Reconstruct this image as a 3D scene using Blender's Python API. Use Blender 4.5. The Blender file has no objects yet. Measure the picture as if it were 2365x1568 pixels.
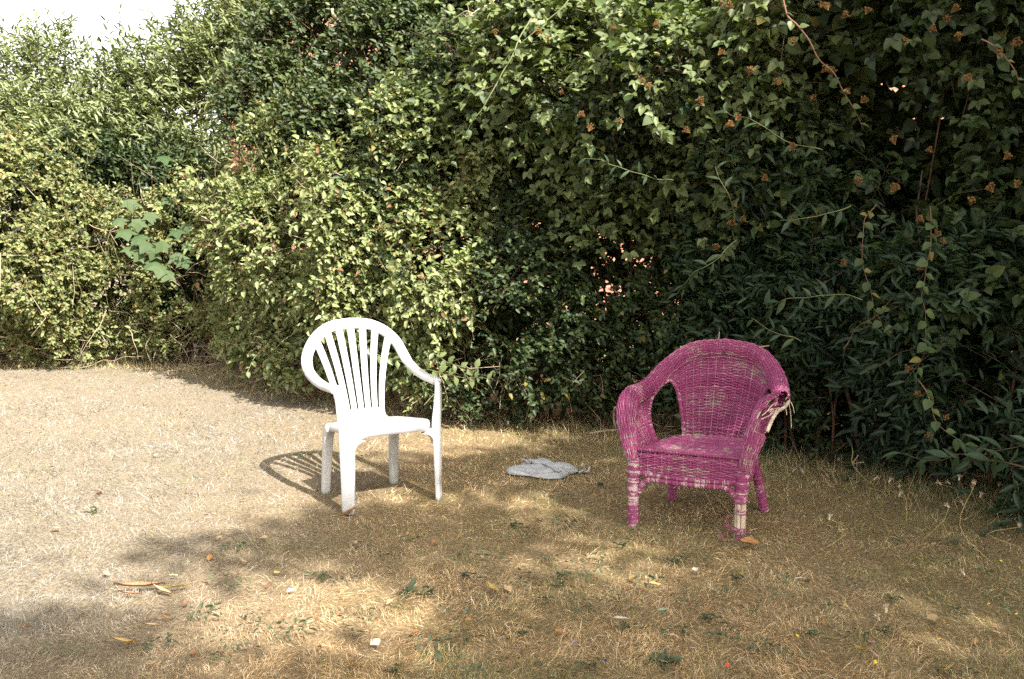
import bpy, math, random
import numpy as np
from mathutils import Vector, Matrix

random.seed(7)
RNG = np.random.default_rng(11)
scene = bpy.context.scene
COL = scene.collection
R = math.radians

# ------------------------------------------------------------------ camera
FPX, HORIZON, CAM_H = 2400.0, 520.0, 1.40          # focal length and horizon in a 2364 px wide frame, metres
PITCH = math.atan((784.0 - HORIZON) / FPX)
cam_data = bpy.data.cameras.new('camera')
cam_data.sensor_width = 36.0
cam_data.lens = FPX / 2364.0 * 36.0
cam_data.clip_start = 0.05
cam_data.clip_end = 2000.0
cam = bpy.data.objects.new('camera', cam_data)
cam.location = (0, 0, CAM_H)
cam.rotation_euler = (math.pi / 2 - PITCH, 0, 0)
COL.objects.link(cam)
scene.camera = cam

# ------------------------------------------------------------------ sky, sun, exposure
SUN_EL = 45.0
SUN_VEC = Vector((0.53 * math.cos(R(SUN_EL)), -0.848 * math.cos(R(SUN_EL)), math.sin(R(SUN_EL)))).normalized()
world = bpy.data.worlds.new('World')
scene.world = world
world.use_nodes = True
wn = world.node_tree.nodes
wl = world.node_tree.links
wn.clear()
w_out = wn.new('ShaderNodeOutputWorld')
w_bg = wn.new('ShaderNodeBackground')
w_sky = wn.new('ShaderNodeTexSky')
w_sky.sky_type = 'NISHITA'
w_sky.sun_disc = False
w_sky.sun_elevation = R(SUN_EL)
w_sky.sun_rotation = math.atan2(SUN_VEC.x, SUN_VEC.y)
w_sky.air_density = 1.0
w_sky.dust_density = 3.0
w_sky.ozone_density = 1.0
w_hs = wn.new('ShaderNodeHueSaturation')            # a hazy, milky summer sky
w_hs.inputs['Saturation'].default_value = 0.32
wl.new(w_sky.outputs[0], w_hs.inputs['Color'])
w_tint = wn.new('ShaderNodeMix')
w_tint.data_type = 'RGBA'
w_tint.blend_type = 'MULTIPLY'
w_tint.inputs['Factor'].default_value = 1.0
w_tint.inputs['B'].default_value = (1.0, 0.955, 0.87, 1)
wl.new(w_hs.outputs[0], w_tint.inputs['A'])
wl.new(w_tint.outputs['Result'], w_bg.inputs['Color'])
w_bg.inputs['Strength'].default_value = 0.13
wl.new(w_bg.outputs[0], w_out.inputs['Surface'])

sun_data = bpy.data.lights.new('sun', 'SUN')
sun_data.energy = 4.3
sun_data.angle = R(0.53)
sun_data.color = (1.0, 0.96, 0.90)
sun = bpy.data.objects.new('sun', sun_data)
sun.rotation_euler = SUN_VEC.to_track_quat('Z', 'Y').to_euler()
sun.location = SUN_VEC * 40
COL.objects.link(sun)

scene.view_settings.view_transform = 'Standard'
scene.view_settings.look = 'None'
scene.view_settings.gamma = 1.0
scene.view_settings.exposure = 1.95
scene.render.engine = 'CYCLES'
scene.cycles.max_bounces = 6
scene.cycles.diffuse_bounces = 2
scene.cycles.glossy_bounces = 2
scene.cycles.transmission_bounces = 3
scene.cycles.transparent_max_bounces = 4
scene.cycles.caustics_reflective = False
scene.cycles.caustics_refractive = False
scene.cycles.use_denoising = False

# ------------------------------------------------------------------ planning helpers (a point of the place seen at a pixel)
_c, _s = math.cos(PITCH), math.sin(PITCH)
CAM_F = np.array([0, _c, -_s]); CAM_U = np.array([0, _s, _c]); CAM_R = np.array([1.0, 0, 0]); CAM_P = np.array([0, 0, CAM_H])
def ray(px, py): return CAM_F * FPX + CAM_R * (px - 1182.0) + CAM_U * (784.0 - py)
def ground(px, py, z=0.0):
    d = ray(px, py); return CAM_P + d * ((z - CAM_H) / d[2])
def dY(px): return float(np.interp(px, [0, 430, 560, 700, 1050, 1400, 1850, 2100, 2364], [0.55, 0.55, 0.5, 0.42, 0.42, 0.34, 0.22, 0.12, 0.06]))
def atf(px, py, Y): return at(px, py, Y + dY(px))           # a point on the face of the hedge
def at(px, py, Y):
    d = ray(px, py); return CAM_P + d * (Y / d[1])

# ------------------------------------------------------------------ mesh helpers
def nrm(a): return a / np.maximum(np.linalg.norm(a, axis=-1, keepdims=True), 1e-9)

def link(o, parent=None):
    COL.objects.link(o)
    if parent is not None: o.parent = parent
    return o

def mesh_from(name, V, loops, starts, totals, mat=None, smooth=False, col=None, attrs=None):
    me = bpy.data.meshes.new(name)
    V = np.ascontiguousarray(V, dtype=np.float32).reshape(-1, 3)
    me.vertices.add(len(V)); me.vertices.foreach_set('co', V.ravel())
    me.loops.add(len(loops)); me.loops.foreach_set('vertex_index', np.ascontiguousarray(loops, dtype=np.int32))
    me.polygons.add(len(starts))
    me.polygons.foreach_set('loop_start', np.ascontiguousarray(starts, dtype=np.int32))
    me.polygons.foreach_set('loop_total', np.ascontiguousarray(totals, dtype=np.int32))
    if smooth: me.polygons.foreach_set('use_smooth', np.ones(len(starts), dtype=bool))
    me.update(calc_edges=True)
    if col is not None:
        a = me.attributes.new('col', 'FLOAT_COLOR', 'POINT')
        c4 = np.ones((len(V), 4), dtype=np.float32); c4[:, :3] = col
        a.data.foreach_set('color', c4.ravel())
    for k, v in (attrs or {}).items():
        a = me.attributes.new(k, 'FLOAT', 'POINT')
        a.data.foreach_set('value', np.ascontiguousarray(v, dtype=np.float32))
    if mat is not None: me.materials.append(mat)
    return me

def quads_mesh(name, V, Q, mat=None, smooth=False, col=None, attrs=None):
    Q = np.asarray(Q, dtype=np.int32).reshape(-1, 4)
    return mesh_from(name, V, Q.ravel(), np.arange(len(Q)) * 4, np.full(len(Q), 4), mat, smooth, col, attrs)

def poly_mesh(name, V, F, mat=None, smooth=False):
    me = bpy.data.meshes.new(name)
    me.from_pydata([tuple(map(float, v)) for v in V], [], [list(map(int, f)) for f in F])
    if smooth: me.polygons.foreach_set('use_smooth', [True] * len(me.polygons))
    me.update()
    if mat is not None: me.materials.append(mat)
    return me

def obj(name, me, parent=None): return link(bpy.data.objects.new(name, me), parent)

def tag(o, label=None, cat=None, group=None, kind=None):
    if label: o['label'] = label
    if cat: o['category'] = cat
    if group: o['group'] = group
    if kind: o['kind'] = kind
    return o

def thing(name, label, cat, loc=(0, 0, 0), rz=0.0, group=None):
    o = bpy.data.objects.new(name, None)
    o.empty_display_size = 0.1
    o.location = loc; o.rotation_euler = (0, 0, rz)
    COL.objects.link(o)
    return tag(o, label, cat, group)

class MB:
    """collects vertices and faces of one mesh"""
    def __init__(self): self.V = []; self.F = []
    def add(self, V, F):
        b = len(self.V); self.V += [tuple(map(float, v)) for v in V]; self.F += [[i + b for i in f] for f in F]
    def tube(self, pts, rad, n=6, cap=True):
        pts = np.asarray(pts, float); m = len(pts)
        rad = np.broadcast_to(np.asarray(rad, float), (m,))
        t = nrm(np.gradient(pts, axis=0))
        up = np.array([0, 0, 1.0]) if abs(t[0][2]) < 0.9 else np.array([1.0, 0, 0])
        a = nrm(np.cross(up, t[0]))
        V = []
        for i in range(m):
            a = nrm(a - t[i] * np.dot(a, t[i])); b = np.cross(t[i], a)
            for k in range(n):
                an = 2 * math.pi * k / n
                V.append(pts[i] + rad[i] * (a * math.cos(an) + b * math.sin(an)))
        F = [[i * n + k, i * n + (k + 1) % n, (i + 1) * n + (k + 1) % n, (i + 1) * n + k] for i in range(m - 1) for k in range(n)]
        if cap: F += [list(range(n))[::-1], [(m - 1) * n + k for k in range(n)]]
        self.add(V, F)
    def sweep(self, pts, nor, sec, cap=True):
        """sec: list of (w, h) outlines per point, w along binormal, h along the given normal"""
        pts = np.asarray(pts, float); nor = np.asarray(nor, float); m = len(pts)
        t = nrm(np.gradient(pts, axis=0)); nor = nrm(nor - t * np.sum(nor * t, axis=1, keepdims=True)); b = np.cross(t, nor)
        n = len(sec[0]); V = []
        for i in range(m):
            for (w, h) in sec[i]: V.append(pts[i] + b[i] * w + nor[i] * h)
        F = [[i * n + k, i * n + (k + 1) % n, (i + 1) * n + (k + 1) % n, (i + 1) * n + k] for i in range(m - 1) for k in range(n)]
        if cap: F += [list(range(n))[::-1], [(m - 1) * n + k for k in range(n)]]
        self.add(V, F)
    def build(self, name, mat, parent=None, smooth=True, bevel=None, subsurf=0):
        o = obj(name, poly_mesh(name, self.V, self.F, mat, smooth), parent)
        if subsurf:
            md = o.modifiers.new('subsurf', 'SUBSURF'); md.levels = md.render_levels = subsurf
        return o

def spline(pts, n):
    """Catmull-Rom through pts, resampled evenly to n points"""
    P = np.asarray(pts, float); m = len(P)
    E = np.vstack([2 * P[0] - P[1], P, 2 * P[-1] - P[-2]])
    out = []
    for i in range(m - 1):
        p0, p1, p2, p3 = E[i], E[i + 1], E[i + 2], E[i + 3]
        for u in np.linspace(0, 1, 24, endpoint=False):
            out.append(0.5 * (2 * p1 + (p2 - p0) * u + (2 * p0 - 5 * p1 + 4 * p2 - p3) * u * u + (3 * p1 - p0 - 3 * p2 + p3) * u ** 3))
    out.append(P[-1]); out = np.array(out)
    L = np.concatenate([[0], np.cumsum(np.linalg.norm(np.diff(out[:, :3], axis=0), axis=1))]); L /= L[-1]
    q = np.linspace(0, 1, n)
    return np.stack([np.interp(q, L, out[:, k]) for k in range(P.shape[1])], axis=1)

def rrect(w, h, r, n=3):
    """rounded rectangle outline, w x h"""
    o = []
    for cx, cy, a0 in ((w / 2 - r, h / 2 - r, 0), (-w / 2 + r, h / 2 - r, 90), (-w / 2 + r, -h / 2 + r, 180), (w / 2 - r, -h / 2 + r, 270)):
        for k in range(n + 1):
            a = R(a0 + 90.0 * k / n); o.append((cx + r * math.cos(a), cy + r * math.sin(a)))
    return o

def _hash(ix, iy, iz, seed):
    h = (ix * 374761393 + iy * 668265263 + iz * 2147483647 + seed * 974634749) & 0xFFFFFFFF
    h = ((h ^ (h >> 13)) * 1274126177) & 0xFFFFFFFF
    return ((h ^ (h >> 16)) & 0xFFFF) / 65535.0

def vnoise(p, scale=1.0, seed=0):
    """value noise in 0..1 for an (N,3) array"""
    p = np.asarray(p, float) * scale
    i = np.floor(p).astype(np.int64); f = p - i; f = f * f * (3 - 2 * f)
    r = 0.0
    for dx in (0, 1):
        for dy in (0, 1):
            for dz in (0, 1):
                w = (f[..., 0] if dx else 1 - f[..., 0]) * (f[..., 1] if dy else 1 - f[..., 1]) * (f[..., 2] if dz else 1 - f[..., 2])
                r = r + w * _hash(i[..., 0] + dx, i[..., 1] + dy, i[..., 2] + dz, seed)
    return r

# ------------------------------------------------------------------ materials
def new_mat(name):
    m = bpy.data.materials.new(name); m.use_nodes = True
    nt = m.node_tree; nt.nodes.clear()
    out = nt.nodes.new('ShaderNodeOutputMaterial')
    return m, nt, out

def node(nt, kind, **kw):
    n = nt.nodes.new(kind)
    for k, v in kw.items():
        if k in n.inputs: n.inputs[k].default_value = v
        else: setattr(n, k, v)
    return n

def ramp(nt, stops, fac):
    r = nt.nodes.new('ShaderNodeValToRGB')
    el = r.color_ramp.elements
    while len(el) < len(stops): el.new(0.5)
    for e, (p, c) in zip(el, stops):
        e.position = p; e.color = (*c, 1) if len(c) == 3 else c
    nt.links.new(fac, r.inputs[0])
    return r.outputs[0]

def mixc(nt, a, b, fac, mode='MIX'):
    n = nt.nodes.new('ShaderNodeMix'); n.data_type = 'RGBA'; n.blend_type = mode
    for sock, v in (('A', a), ('B', b), ('Factor', fac)):
        if hasattr(v, 'links') or hasattr(v, 'is_linked'): nt.links.new(v, n.inputs[sock])
        elif sock == 'Factor': n.inputs[sock].default_value = v
        else: n.inputs[sock].default_value = (*v, 1)
    return n.outputs['Result']

def noise(nt, scale, detail=3.0, rough=0.55, vec=None):
    n = node(nt, 'ShaderNodeTexNoise', Scale=scale, Detail=detail, Roughness=rough)
    if vec is None:
        tc = nt.nodes.new('ShaderNodeTexCoord'); vec = tc.outputs['Object']
    nt.links.new(vec, n.inputs['Vector'])
    return n.outputs['Fac']

def principled(nt, out, color, rough=0.6, spec=0.4, bump=None, bump_d=0.002, bump_s=0.5):
    p = nt.nodes.new('ShaderNodeBsdfPrincipled')
    if isinstance(color, tuple): p.inputs['Base Color'].default_value = (*color, 1)
    else: nt.links.new(color, p.inputs['Base Color'])
    if isinstance(rough, (int, float)): p.inputs['Roughness'].default_value = rough
    else: nt.links.new(rough, p.inputs['Roughness'])
    p.inputs['Specular IOR Level'].default_value = spec
    if bump is not None:
        b = node(nt, 'ShaderNodeBump', Strength=bump_s, Distance=bump_d)
        nt.links.new(bump, b.inputs['Height']); nt.links.new(b.outputs[0], p.inputs['Normal'])
    if out is not None: nt.links.new(p.outputs[0], out.inputs['Surface'])
    return p

def leaf_material(name, rough=0.42, spec=0.5, trans=0.28, tint=None):
    """colour of each leaf comes from its own 'col' attribute; a little light passes through"""
    m, nt, out = new_mat(name)
    if tint is None:
        a = node(nt, 'ShaderNodeAttribute', attribute_name='col'); c = a.outputs['Color']
    else:
        oi = nt.nodes.new('ShaderNodeObjectInfo')
        c = ramp(nt, tint, oi.outputs['Random'])
    nz = noise(nt, 60.0, 2.0)
    c = mixc(nt, c, mixc(nt, c, (0.7, 0.7, 0.62), 1.0, 'MULTIPLY'), nz)
    p = principled(nt, None, c, rough, spec)
    t = nt.nodes.new('ShaderNodeBsdfTranslucent')
    nt.links.new(mixc(nt, c, (1.0, 1.15, 0.35), 1.0, 'MULTIPLY'), t.inputs['Color'])
    ms = nt.nodes.new('ShaderNodeMixShader'); ms.inputs[0].default_value = trans
    nt.links.new(p.outputs[0], ms.inputs[1]); nt.links.new(t.outputs[0], ms.inputs[2])
    nt.links.new(ms.outputs[0], out.inputs['Surface'])
    return m

def simple_noise_mat(name, stops, scale=8.0, rough=0.8, spec=0.2, bump_d=0.003, bump_scale=None, detail=4.0):
    m, nt, out = new_mat(name)
    f = noise(nt, scale, detail)
    c = ramp(nt, stops, f)
    principled(nt, out, c, rough, spec, noise(nt, bump_scale or scale * 4, 3), bump_d)
    return m

M = {}
M['leaf'] = leaf_material('leaf_green', 0.50, 0.34, 0.22)
M['leaf_glossy'] = leaf_material('leaf_glossy', 0.42, 0.22, 0.12)
M['bramble_leaf'] = leaf_material('bramble_leaf', 0.48, 0.24, 0.18,
    [(0.0, (0.034, 0.058, 0.018)), (0.5, (0.058, 0.088, 0.028)), (0.93, (0.095, 0.122, 0.040)), (0.98, (0.16, 0.14, 0.04))])
M['lance_leaf'] = leaf_material('lance_leaf', 0.40, 0.26, 0.12,
    [(0.0, (0.022, 0.044, 0.020)), (0.6, (0.036, 0.062, 0.029)), (1.0, (0.055, 0.082, 0.034))])
M['pale_leaf'] = leaf_material('pale_leaf', 0.40, 0.5, 0.25,
    [(0.0, (0.10, 0.14, 0.048)), (0.5, (0.145, 0.185, 0.07)), (1.0, (0.19, 0.22, 0.095))])
M['maple_leaf'] = leaf_material('maple_leaf', 0.6, 0.2, 0.25,
    [(0.0, (0.045, 0.080, 0.030)), (1.0, (0.080, 0.115, 0.048))])
M['bark'] = simple_noise_mat('bark', [(0.3, (0.05, 0.035, 0.022)), (0.7, (0.14, 0.10, 0.065))], 14.0, 0.9, 0.15, 0.006)
M['dead_twig'] = simple_noise_mat('dead_twig', [(0.3, (0.22, 0.16, 0.10)), (0.7, (0.42, 0.34, 0.24))], 20.0, 0.85, 0.15)
M['green_stem'] = simple_noise_mat('green_stem', [(0.3, (0.09, 0.11, 0.04)), (0.7, (0.17, 0.18, 0.075))], 12.0, 0.6, 0.3)
M['red_cane'] = simple_noise_mat('red_cane', [(0.3, (0.10, 0.045, 0.03)), (0.7, (0.19, 0.10, 0.06))], 12.0, 0.6, 0.3)
M['berry'] = simple_noise_mat('dry_blossom', [(0.25, (0.07, 0.032, 0.010)), (0.5, (0.13, 0.066, 0.020)), (0.75, (0.22, 0.14, 0.055))], 70.0, 0.8, 0.2)
# ================================================================== lawn
def lawn_z(x, y):
    p = np.stack([np.asarray(x, float), np.asarray(y, float), np.zeros_like(np.asarray(x, float))], axis=-1)
    return (vnoise(p, 0.9, 3) - 0.5) * 0.030 + (vnoise(p, 3.1, 4) - 0.5) * 0.012

def node_range(nt, sock, a, b):
    r = node(nt, 'ShaderNodeMapRange'); r.inputs['From Min'].default_value = a; r.inputs['From Max'].default_value = b; nt.links.new(sock, r.inputs['Value']); return r.outputs[0]
def lawn_mat():
    m, nt, out = new_mat('dry_lawn')
    tc = nt.nodes.new('ShaderNodeTexCoord')
    n1 = noise(nt, 1.3, 4.0, 0.6, tc.outputs['Object']); n2 = noise(nt, 60.0, 5.0, 0.7, tc.outputs['Object'])
    c1 = ramp(nt, [(0.30, (0.10, 0.066, 0.034)), (0.50, (0.19, 0.135, 0.075)), (0.70, (0.30, 0.23, 0.14))], n2)
    c2 = ramp(nt, [(0.35, (0.10, 0.075, 0.035)), (0.65, (0.24, 0.19, 0.09))], n2)
    c = mixc(nt, c1, c2, ramp(nt, [(0.45, (0, 0, 0)), (0.68, (0.8, 0.8, 0.8))], n1))
    sp = nt.nodes.new('ShaderNodeSeparateXYZ'); nt.links.new(tc.outputs['Object'], sp.inputs[0])
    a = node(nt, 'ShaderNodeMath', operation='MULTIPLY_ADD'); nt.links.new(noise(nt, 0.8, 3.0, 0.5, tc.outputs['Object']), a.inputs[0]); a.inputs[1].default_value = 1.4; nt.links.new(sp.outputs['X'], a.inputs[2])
    sun_tint = ramp(nt, [(0.0, (1, 1, 1)), (1.0, (0, 0, 0))], node_range(nt, a.outputs[0], -1.3, 0.2))
    c = mixc(nt, c, ramp(nt, [(0.30, (0.10, 0.078, 0.052)), (0.50, (0.19, 0.155, 0.108)), (0.70, (0.28, 0.24, 0.175))], n2), sun_tint)     # left side greyed: its sunlit look painted into the colour
    principled(nt, out, c, 0.95, 0.1, n2, 0.012, 0.8)
    return m
gx = np.concatenate([np.linspace(-60, -8, 12, endpoint=False), np.linspace(-8, 8, 107), np.linspace(8.6, 60, 12)])
gy = np.concatenate([np.linspace(-40, 0, 10, endpoint=False), np.linspace(0, 12, 81), np.linspace(12.6, 90, 14)])
X, Y = np.meshgrid(gx, gy); Z = lawn_z(X, Y)
ni, nj = X.shape; ii, jj = np.meshgrid(np.arange(ni - 1), np.arange(nj - 1), indexing='ij'); ii, jj = ii.ravel(), jj.ravel()
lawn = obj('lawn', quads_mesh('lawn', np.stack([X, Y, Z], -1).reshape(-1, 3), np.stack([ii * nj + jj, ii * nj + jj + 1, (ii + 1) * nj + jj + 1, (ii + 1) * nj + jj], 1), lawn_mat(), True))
tag(lawn, 'parched straw coloured lawn stretching to the hedge', 'lawn', kind='structure')

def grass_mat(name):
    m, nt, out = new_mat(name)
    a = node(nt, 'ShaderNodeAttribute', attribute_name='col')
    p = principled(nt, None, a.outputs['Color'], 0.6, 0.3)
    t = nt.nodes.new('ShaderNodeBsdfTranslucent'); nt.links.new(a.outputs['Color'], t.inputs['Color'])
    ms = nt.nodes.new('ShaderNodeMixShader'); ms.inputs[0].default_value = 0.25
    nt.links.new(p.outputs[0], ms.inputs[1]); nt.links.new(t.outputs[0], ms.inputs[2]); nt.links.new(ms.outputs[0], out.inputs['Surface'])
    return m
M['grass'] = grass_mat('grass_blades')

def blades(name, x, y, length, width, lean, heading, col, mat, curl=0.5):
    n = len(x); z = lawn_z(x, y) - 0.002
    d = np.stack([np.cos(heading), np.sin(heading), 0 * heading], 1); b = np.stack([-d[:, 1], d[:, 0], 0 * heading], 1)
    # let the blade's flat side face a random way
    ry = RNG.random(n) * 2 * math.pi
    b = nrm(b * np.cos(ry)[:, None] + np.array([0, 0, 1.0]) * np.sin(ry)[:, None] * 0.6)
    p0 = np.stack([x, y, z], 1)
    up = np.array([0, 0, 1.0])
    p1 = p0 + (d * np.sin(lean)[:, None] + up * np.cos(lean)[:, None]) * (length * 0.55)[:, None]
    l2 = np.minimum(lean + curl * RNG.random(n), 1.75)
    p2 = p1 + (d * np.sin(l2)[:, None] + up * np.cos(l2)[:, None]) * (length * 0.45)[:, None]
    p2[:, 2] = np.maximum(p2[:, 2], z + 0.004)
    w = width[:, None] * 0.5
    far = np.hypot(x, y) > 5.2                       # distant blades are a single sliver, near ones bend
    near = ~far
    Vn = np.stack([p0, p1 + b * w, p1 - b * w, p2], 1)[near].reshape(-1, 3)
    Vf = np.stack([p0 - b * w, p0 + b * w, p2], 1)[far].reshape(-1, 3)
    nn_, nf_ = int(near.sum()), int(far.sum())
    loops = np.concatenate([(np.arange(nn_)[:, None] * 4 + np.array([0, 1, 2, 2, 1, 3])).ravel(), nn_ * 4 + np.arange(nf_ * 3)])
    st = np.arange(nn_ * 2 + nf_) * 3; tt = np.full(nn_ * 2 + nf_, 3)
    return mesh_from(name, np.concatenate([Vn, Vf]), loops, st, tt, mat, False, np.concatenate([np.repeat(col[near], 4, axis=0), np.repeat(col[far], 3, axis=0)]))

def pick(n, pal, wts):
    pal = np.array(pal); w = np.array(wts, float); w /= w.sum()
    c = pal[RNG.choice(len(pal), n, p=w)]
    return c * (0.75 + 0.5 * RNG.random((n, 1)))

def scatter(n, y0=2.4, y1=10.4):
    """points on the lawn, denser towards the viewer's end of the garden"""
    y = 1.0 / (1.0 / y0 + (1.0 / y1 - 1.0 / y0) * RNG.random(n)); 
    x = (RNG.random(n) * 2 - 1) * (0.62 * y + 0.9)
    return x, y

NB = 430000
x, y = scatter(NB)
P2 = np.stack([x, y, 0 * x], 1)
green = vnoise(P2, 1.1, 21) * 0.6 + vnoise(P2, 4.5, 22) * 0.4
fine = vnoise(P2, 9.0, 25); fine2 = vnoise(P2, 22.0, 26)
green = green + np.clip((x - 0.3) * 0.06, -0.14, 0.14) + 0.25 * np.clip(1 - np.abs(x * 0.62 + y * 0.785 - 5.55) / 0.9, 0, 1) * (x > -1.5)
straw = pick(NB, [(0.52, 0.385, 0.215), (0.44, 0.295, 0.135), (0.57, 0.46, 0.295), (0.30, 0.165, 0.064), (0.38, 0.24, 0.088)], [4, 3, 2.2, 1.6, 1.4])
grn = pick(NB, [(0.17, 0.18, 0.06), (0.12, 0.15, 0.06), (0.27, 0.25, 0.09)], [2, 2, 2])
isg = RNG.random(NB) < np.clip((green - 0.50) * 1.6, 0.02, 0.62)
sun_tint = np.clip(0.5 - (x + 1.15 - 0.30 * np.clip(y - 4.6, -1.5, 2.5) + (vnoise(P2, 0.8, 28) - 0.5) * 1.2) / 1.1, 0, 1)[:, None]      # greyer, duller straw on the sunny left paints in washed-out sunlight
straw = straw * (1 - sun_tint) + (straw.mean(1, keepdims=True) * np.array([1.10, 1.0, 0.84]) * 0.66) * sun_tint
straw = straw * (0.62 + 0.75 * np.clip(fine * 0.6 + fine2 * 0.4, 0, 1))[:, None]
col = np.where(isg[:, None], grn, straw)
ln = (0.018 + 0.042 * RNG.random(NB) ** 2.8) * (0.55 + 0.5 * vnoise(P2, 2.2, 23) + 0.7 * fine2 * fine)
dist = np.hypot(x, y)
wd = (0.0014 + 0.0013 * RNG.random(NB)) * np.where(dist > 5.2, np.clip(dist / 3.0, 1.0, 2.6), np.clip(dist / 4.5, 0.85, 1.35))
lean = np.where(isg, 0.15 + 0.8 * RNG.random(NB), 0.35 + 1.15 * RNG.random(NB) ** 0.7)
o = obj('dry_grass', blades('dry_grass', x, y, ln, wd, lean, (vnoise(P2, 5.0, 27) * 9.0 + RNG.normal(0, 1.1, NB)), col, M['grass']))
tag(o, 'short parched grass of the lawn, straw coloured with green patches', 'grass', kind='stuff')

# longer wisps along the foot of the hedge
HEDGE_BASE = np.array([(6.2, 1.7), (4.4, 3.2), (2.60, 4.82), (2.10, 5.24), (1.58, 5.98), (0.66, 6.86), (-0.40, 7.56), (-1.70, 8.42), (-2.40, 9.12), (-3.15, 9.98), (-4.22, 10.28), (-6.0, 10.36), (-9.0, 10.45)])
hl = np.array([0.0, 2.34, 4.72, 5.30, 6.17, 7.34, 8.58, 10.09, 11.03, 12.15, 13.28, 15.08, 18.08])     # distance along the hedge
def hedge_base(u): return np.stack([np.interp(u, hl, HEDGE_BASE[:, 0]), np.interp(u, hl, HEDGE_BASE[:, 1])], -1)
def hedge_out(u):
    e = 0.35; t = nrm(hedge_base(u + e) - hedge_base(u - e)); n = np.stack([-t[..., 1], t[..., 0]], -1)
    return np.where((n[..., 1:2] > 0), -n, n)
NW = 15000
u = 1.5 + (hl[-1] - 3.0) * RNG.random(NW); p = hedge_base(u) + hedge_out(u) * (RNG.normal(0.0, 0.14, NW)[:, None])
wl_ = (0.05 + 0.13 * RNG.random(NW) ** 2.2)
wcol = np.where((RNG.random(NW) < 0.45)[:, None], pick(NW, [(0.13, 0.16, 0.05), (0.20, 0.21, 0.07)], [1, 1]), pick(NW, [(0.55, 0.42, 0.24), (0.40, 0.27, 0.13), (0.62, 0.50, 0.34)], [2, 1, 1]))
o = obj('hedge_foot_grass', blades('hedge_foot_grass', p[:, 0], p[:, 1], wl_, 0.0022 + 0.0015 * RNG.random(NW), 0.1 + 0.9 * RNG.random(NW), RNG.random(NW) * 6.283, wcol, M['grass'], 0.9))
tag(o, 'longer wispy grass growing along the foot of the hedge', 'grass', kind='stuff')
# ================================================================== white plastic chair
def white_plastic():
    m, nt, out = new_mat('white_plastic')
    tc = nt.nodes.new('ShaderNodeTexCoord')
    n1 = noise(nt, 7.0, 5.0, 0.65, tc.outputs['Object'])
    c = ramp(nt, [(0.30, (0.36, 0.35, 0.33)), (0.5, (0.47, 0.47, 0.465)), (0.75, (0.52, 0.52, 0.52))], n1)
    sp = noise(nt, 95.0, 2.0, 0.5, tc.outputs['Object'])
    spk = ramp(nt, [(0.70, (0, 0, 0)), (0.76, (1, 1, 1))], sp)
    sep = nt.nodes.new('ShaderNodeSeparateXYZ'); nt.links.new(tc.outputs['Object'], sep.inputs[0])
    mr = node(nt, 'ShaderNodeMapRange'); mr.inputs['From Min'].default_value = 0.0; mr.inputs['From Max'].default_value = 0.16
    mr.inputs['To Min'].default_value = 0.55; mr.inputs['To Max'].default_value = 0.04
    nt.links.new(sep.outputs['Z'], mr.inputs['Value'])
    mul = node(nt, 'ShaderNodeMath', operation='MULTIPLY'); nt.links.new(spk, mul.inputs[0]); nt.links.new(mr.outputs[0], mul.inputs[1])
    c = mixc(nt, c, (0.16, 0.14, 0.11), mul.outputs[0])          # splashed soil low on the legs
    principled(nt, out, c, 0.42, 0.45, noise(nt, 420.0, 2.0, 0.5, tc.outputs['Object']), 0.0004, 0.35)
    return m
M['white'] = white_plastic()

WC = thing('plastic_chair', 'white plastic garden armchair with fan of back slats standing on dry lawn', 'chair', (-0.698, 5.255, 0.0), R(32.0))

def y_back(x, z): return 0.178 + 0.30 * (z - 0.42) - 0.42 * x * x * np.clip((z - 0.40) / 0.45, 0, 1)

half = [(0.0, None, 0.880), (0.11, None, 0.868), (0.192, None, 0.828), (0.245, None, 0.772), (0.272, None, 0.715), (0.284, 0.195, 0.664),
        (0.287, 0.11, 0.630), (0.286, 0.0, 0.610), (0.282, -0.09, 0.605), (0.274, -0.150, 0.602)]
hp = np.array([(x, y_back(x, z) if y is None else y, z) for x, y, z in half])
hs = spline(hp, 61)                                    # centre of the back -> front end of the arm
ny = np.clip((hs[:, 1] - 0.12) / 0.10, 0, 1) * np.clip((hs[:, 2] - 0.63) / 0.06, 0, 1)
ny = ny * ny * (3 - 2 * ny)
hn = np.stack([np.zeros(61), -0.95 * ny, 0.30 * ny + (1 - ny)], axis=1)
hw = 0.058 * ny + 0.052 * (1 - ny)
CUT = int(np.argmax(hs[:, 2] < 0.655))                 # where the back frame turns into the armrest

def band(pts, nor, wid, name, th=0.024):
    b = MB(); b.sweep(pts, nor, [rrect(w, th, 0.009, 3) for w in wid])
    return b.build(name, M['white'], WC)
mir = np.array([-1, 1, 1.0])
arch = np.vstack([(hs[1:CUT + 2] * mir)[::-1], hs[:CUT + 2]])
archn = np.vstack([(hn[1:CUT + 2] * mir)[::-1], hn[:CUT + 2]])
archw = np.concatenate([hw[1:CUT + 2][::-1], hw[:CUT + 2]])
band(arch, archn, archw, 'back_frame')
for sgn in (1, -1):
    k = np.array([sgn, 1, 1.0])
    band(hs[CUT - 1:] * k, hn[CUT - 1:] * k, hw[CUT - 1:], 'armrest', 0.030)
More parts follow.
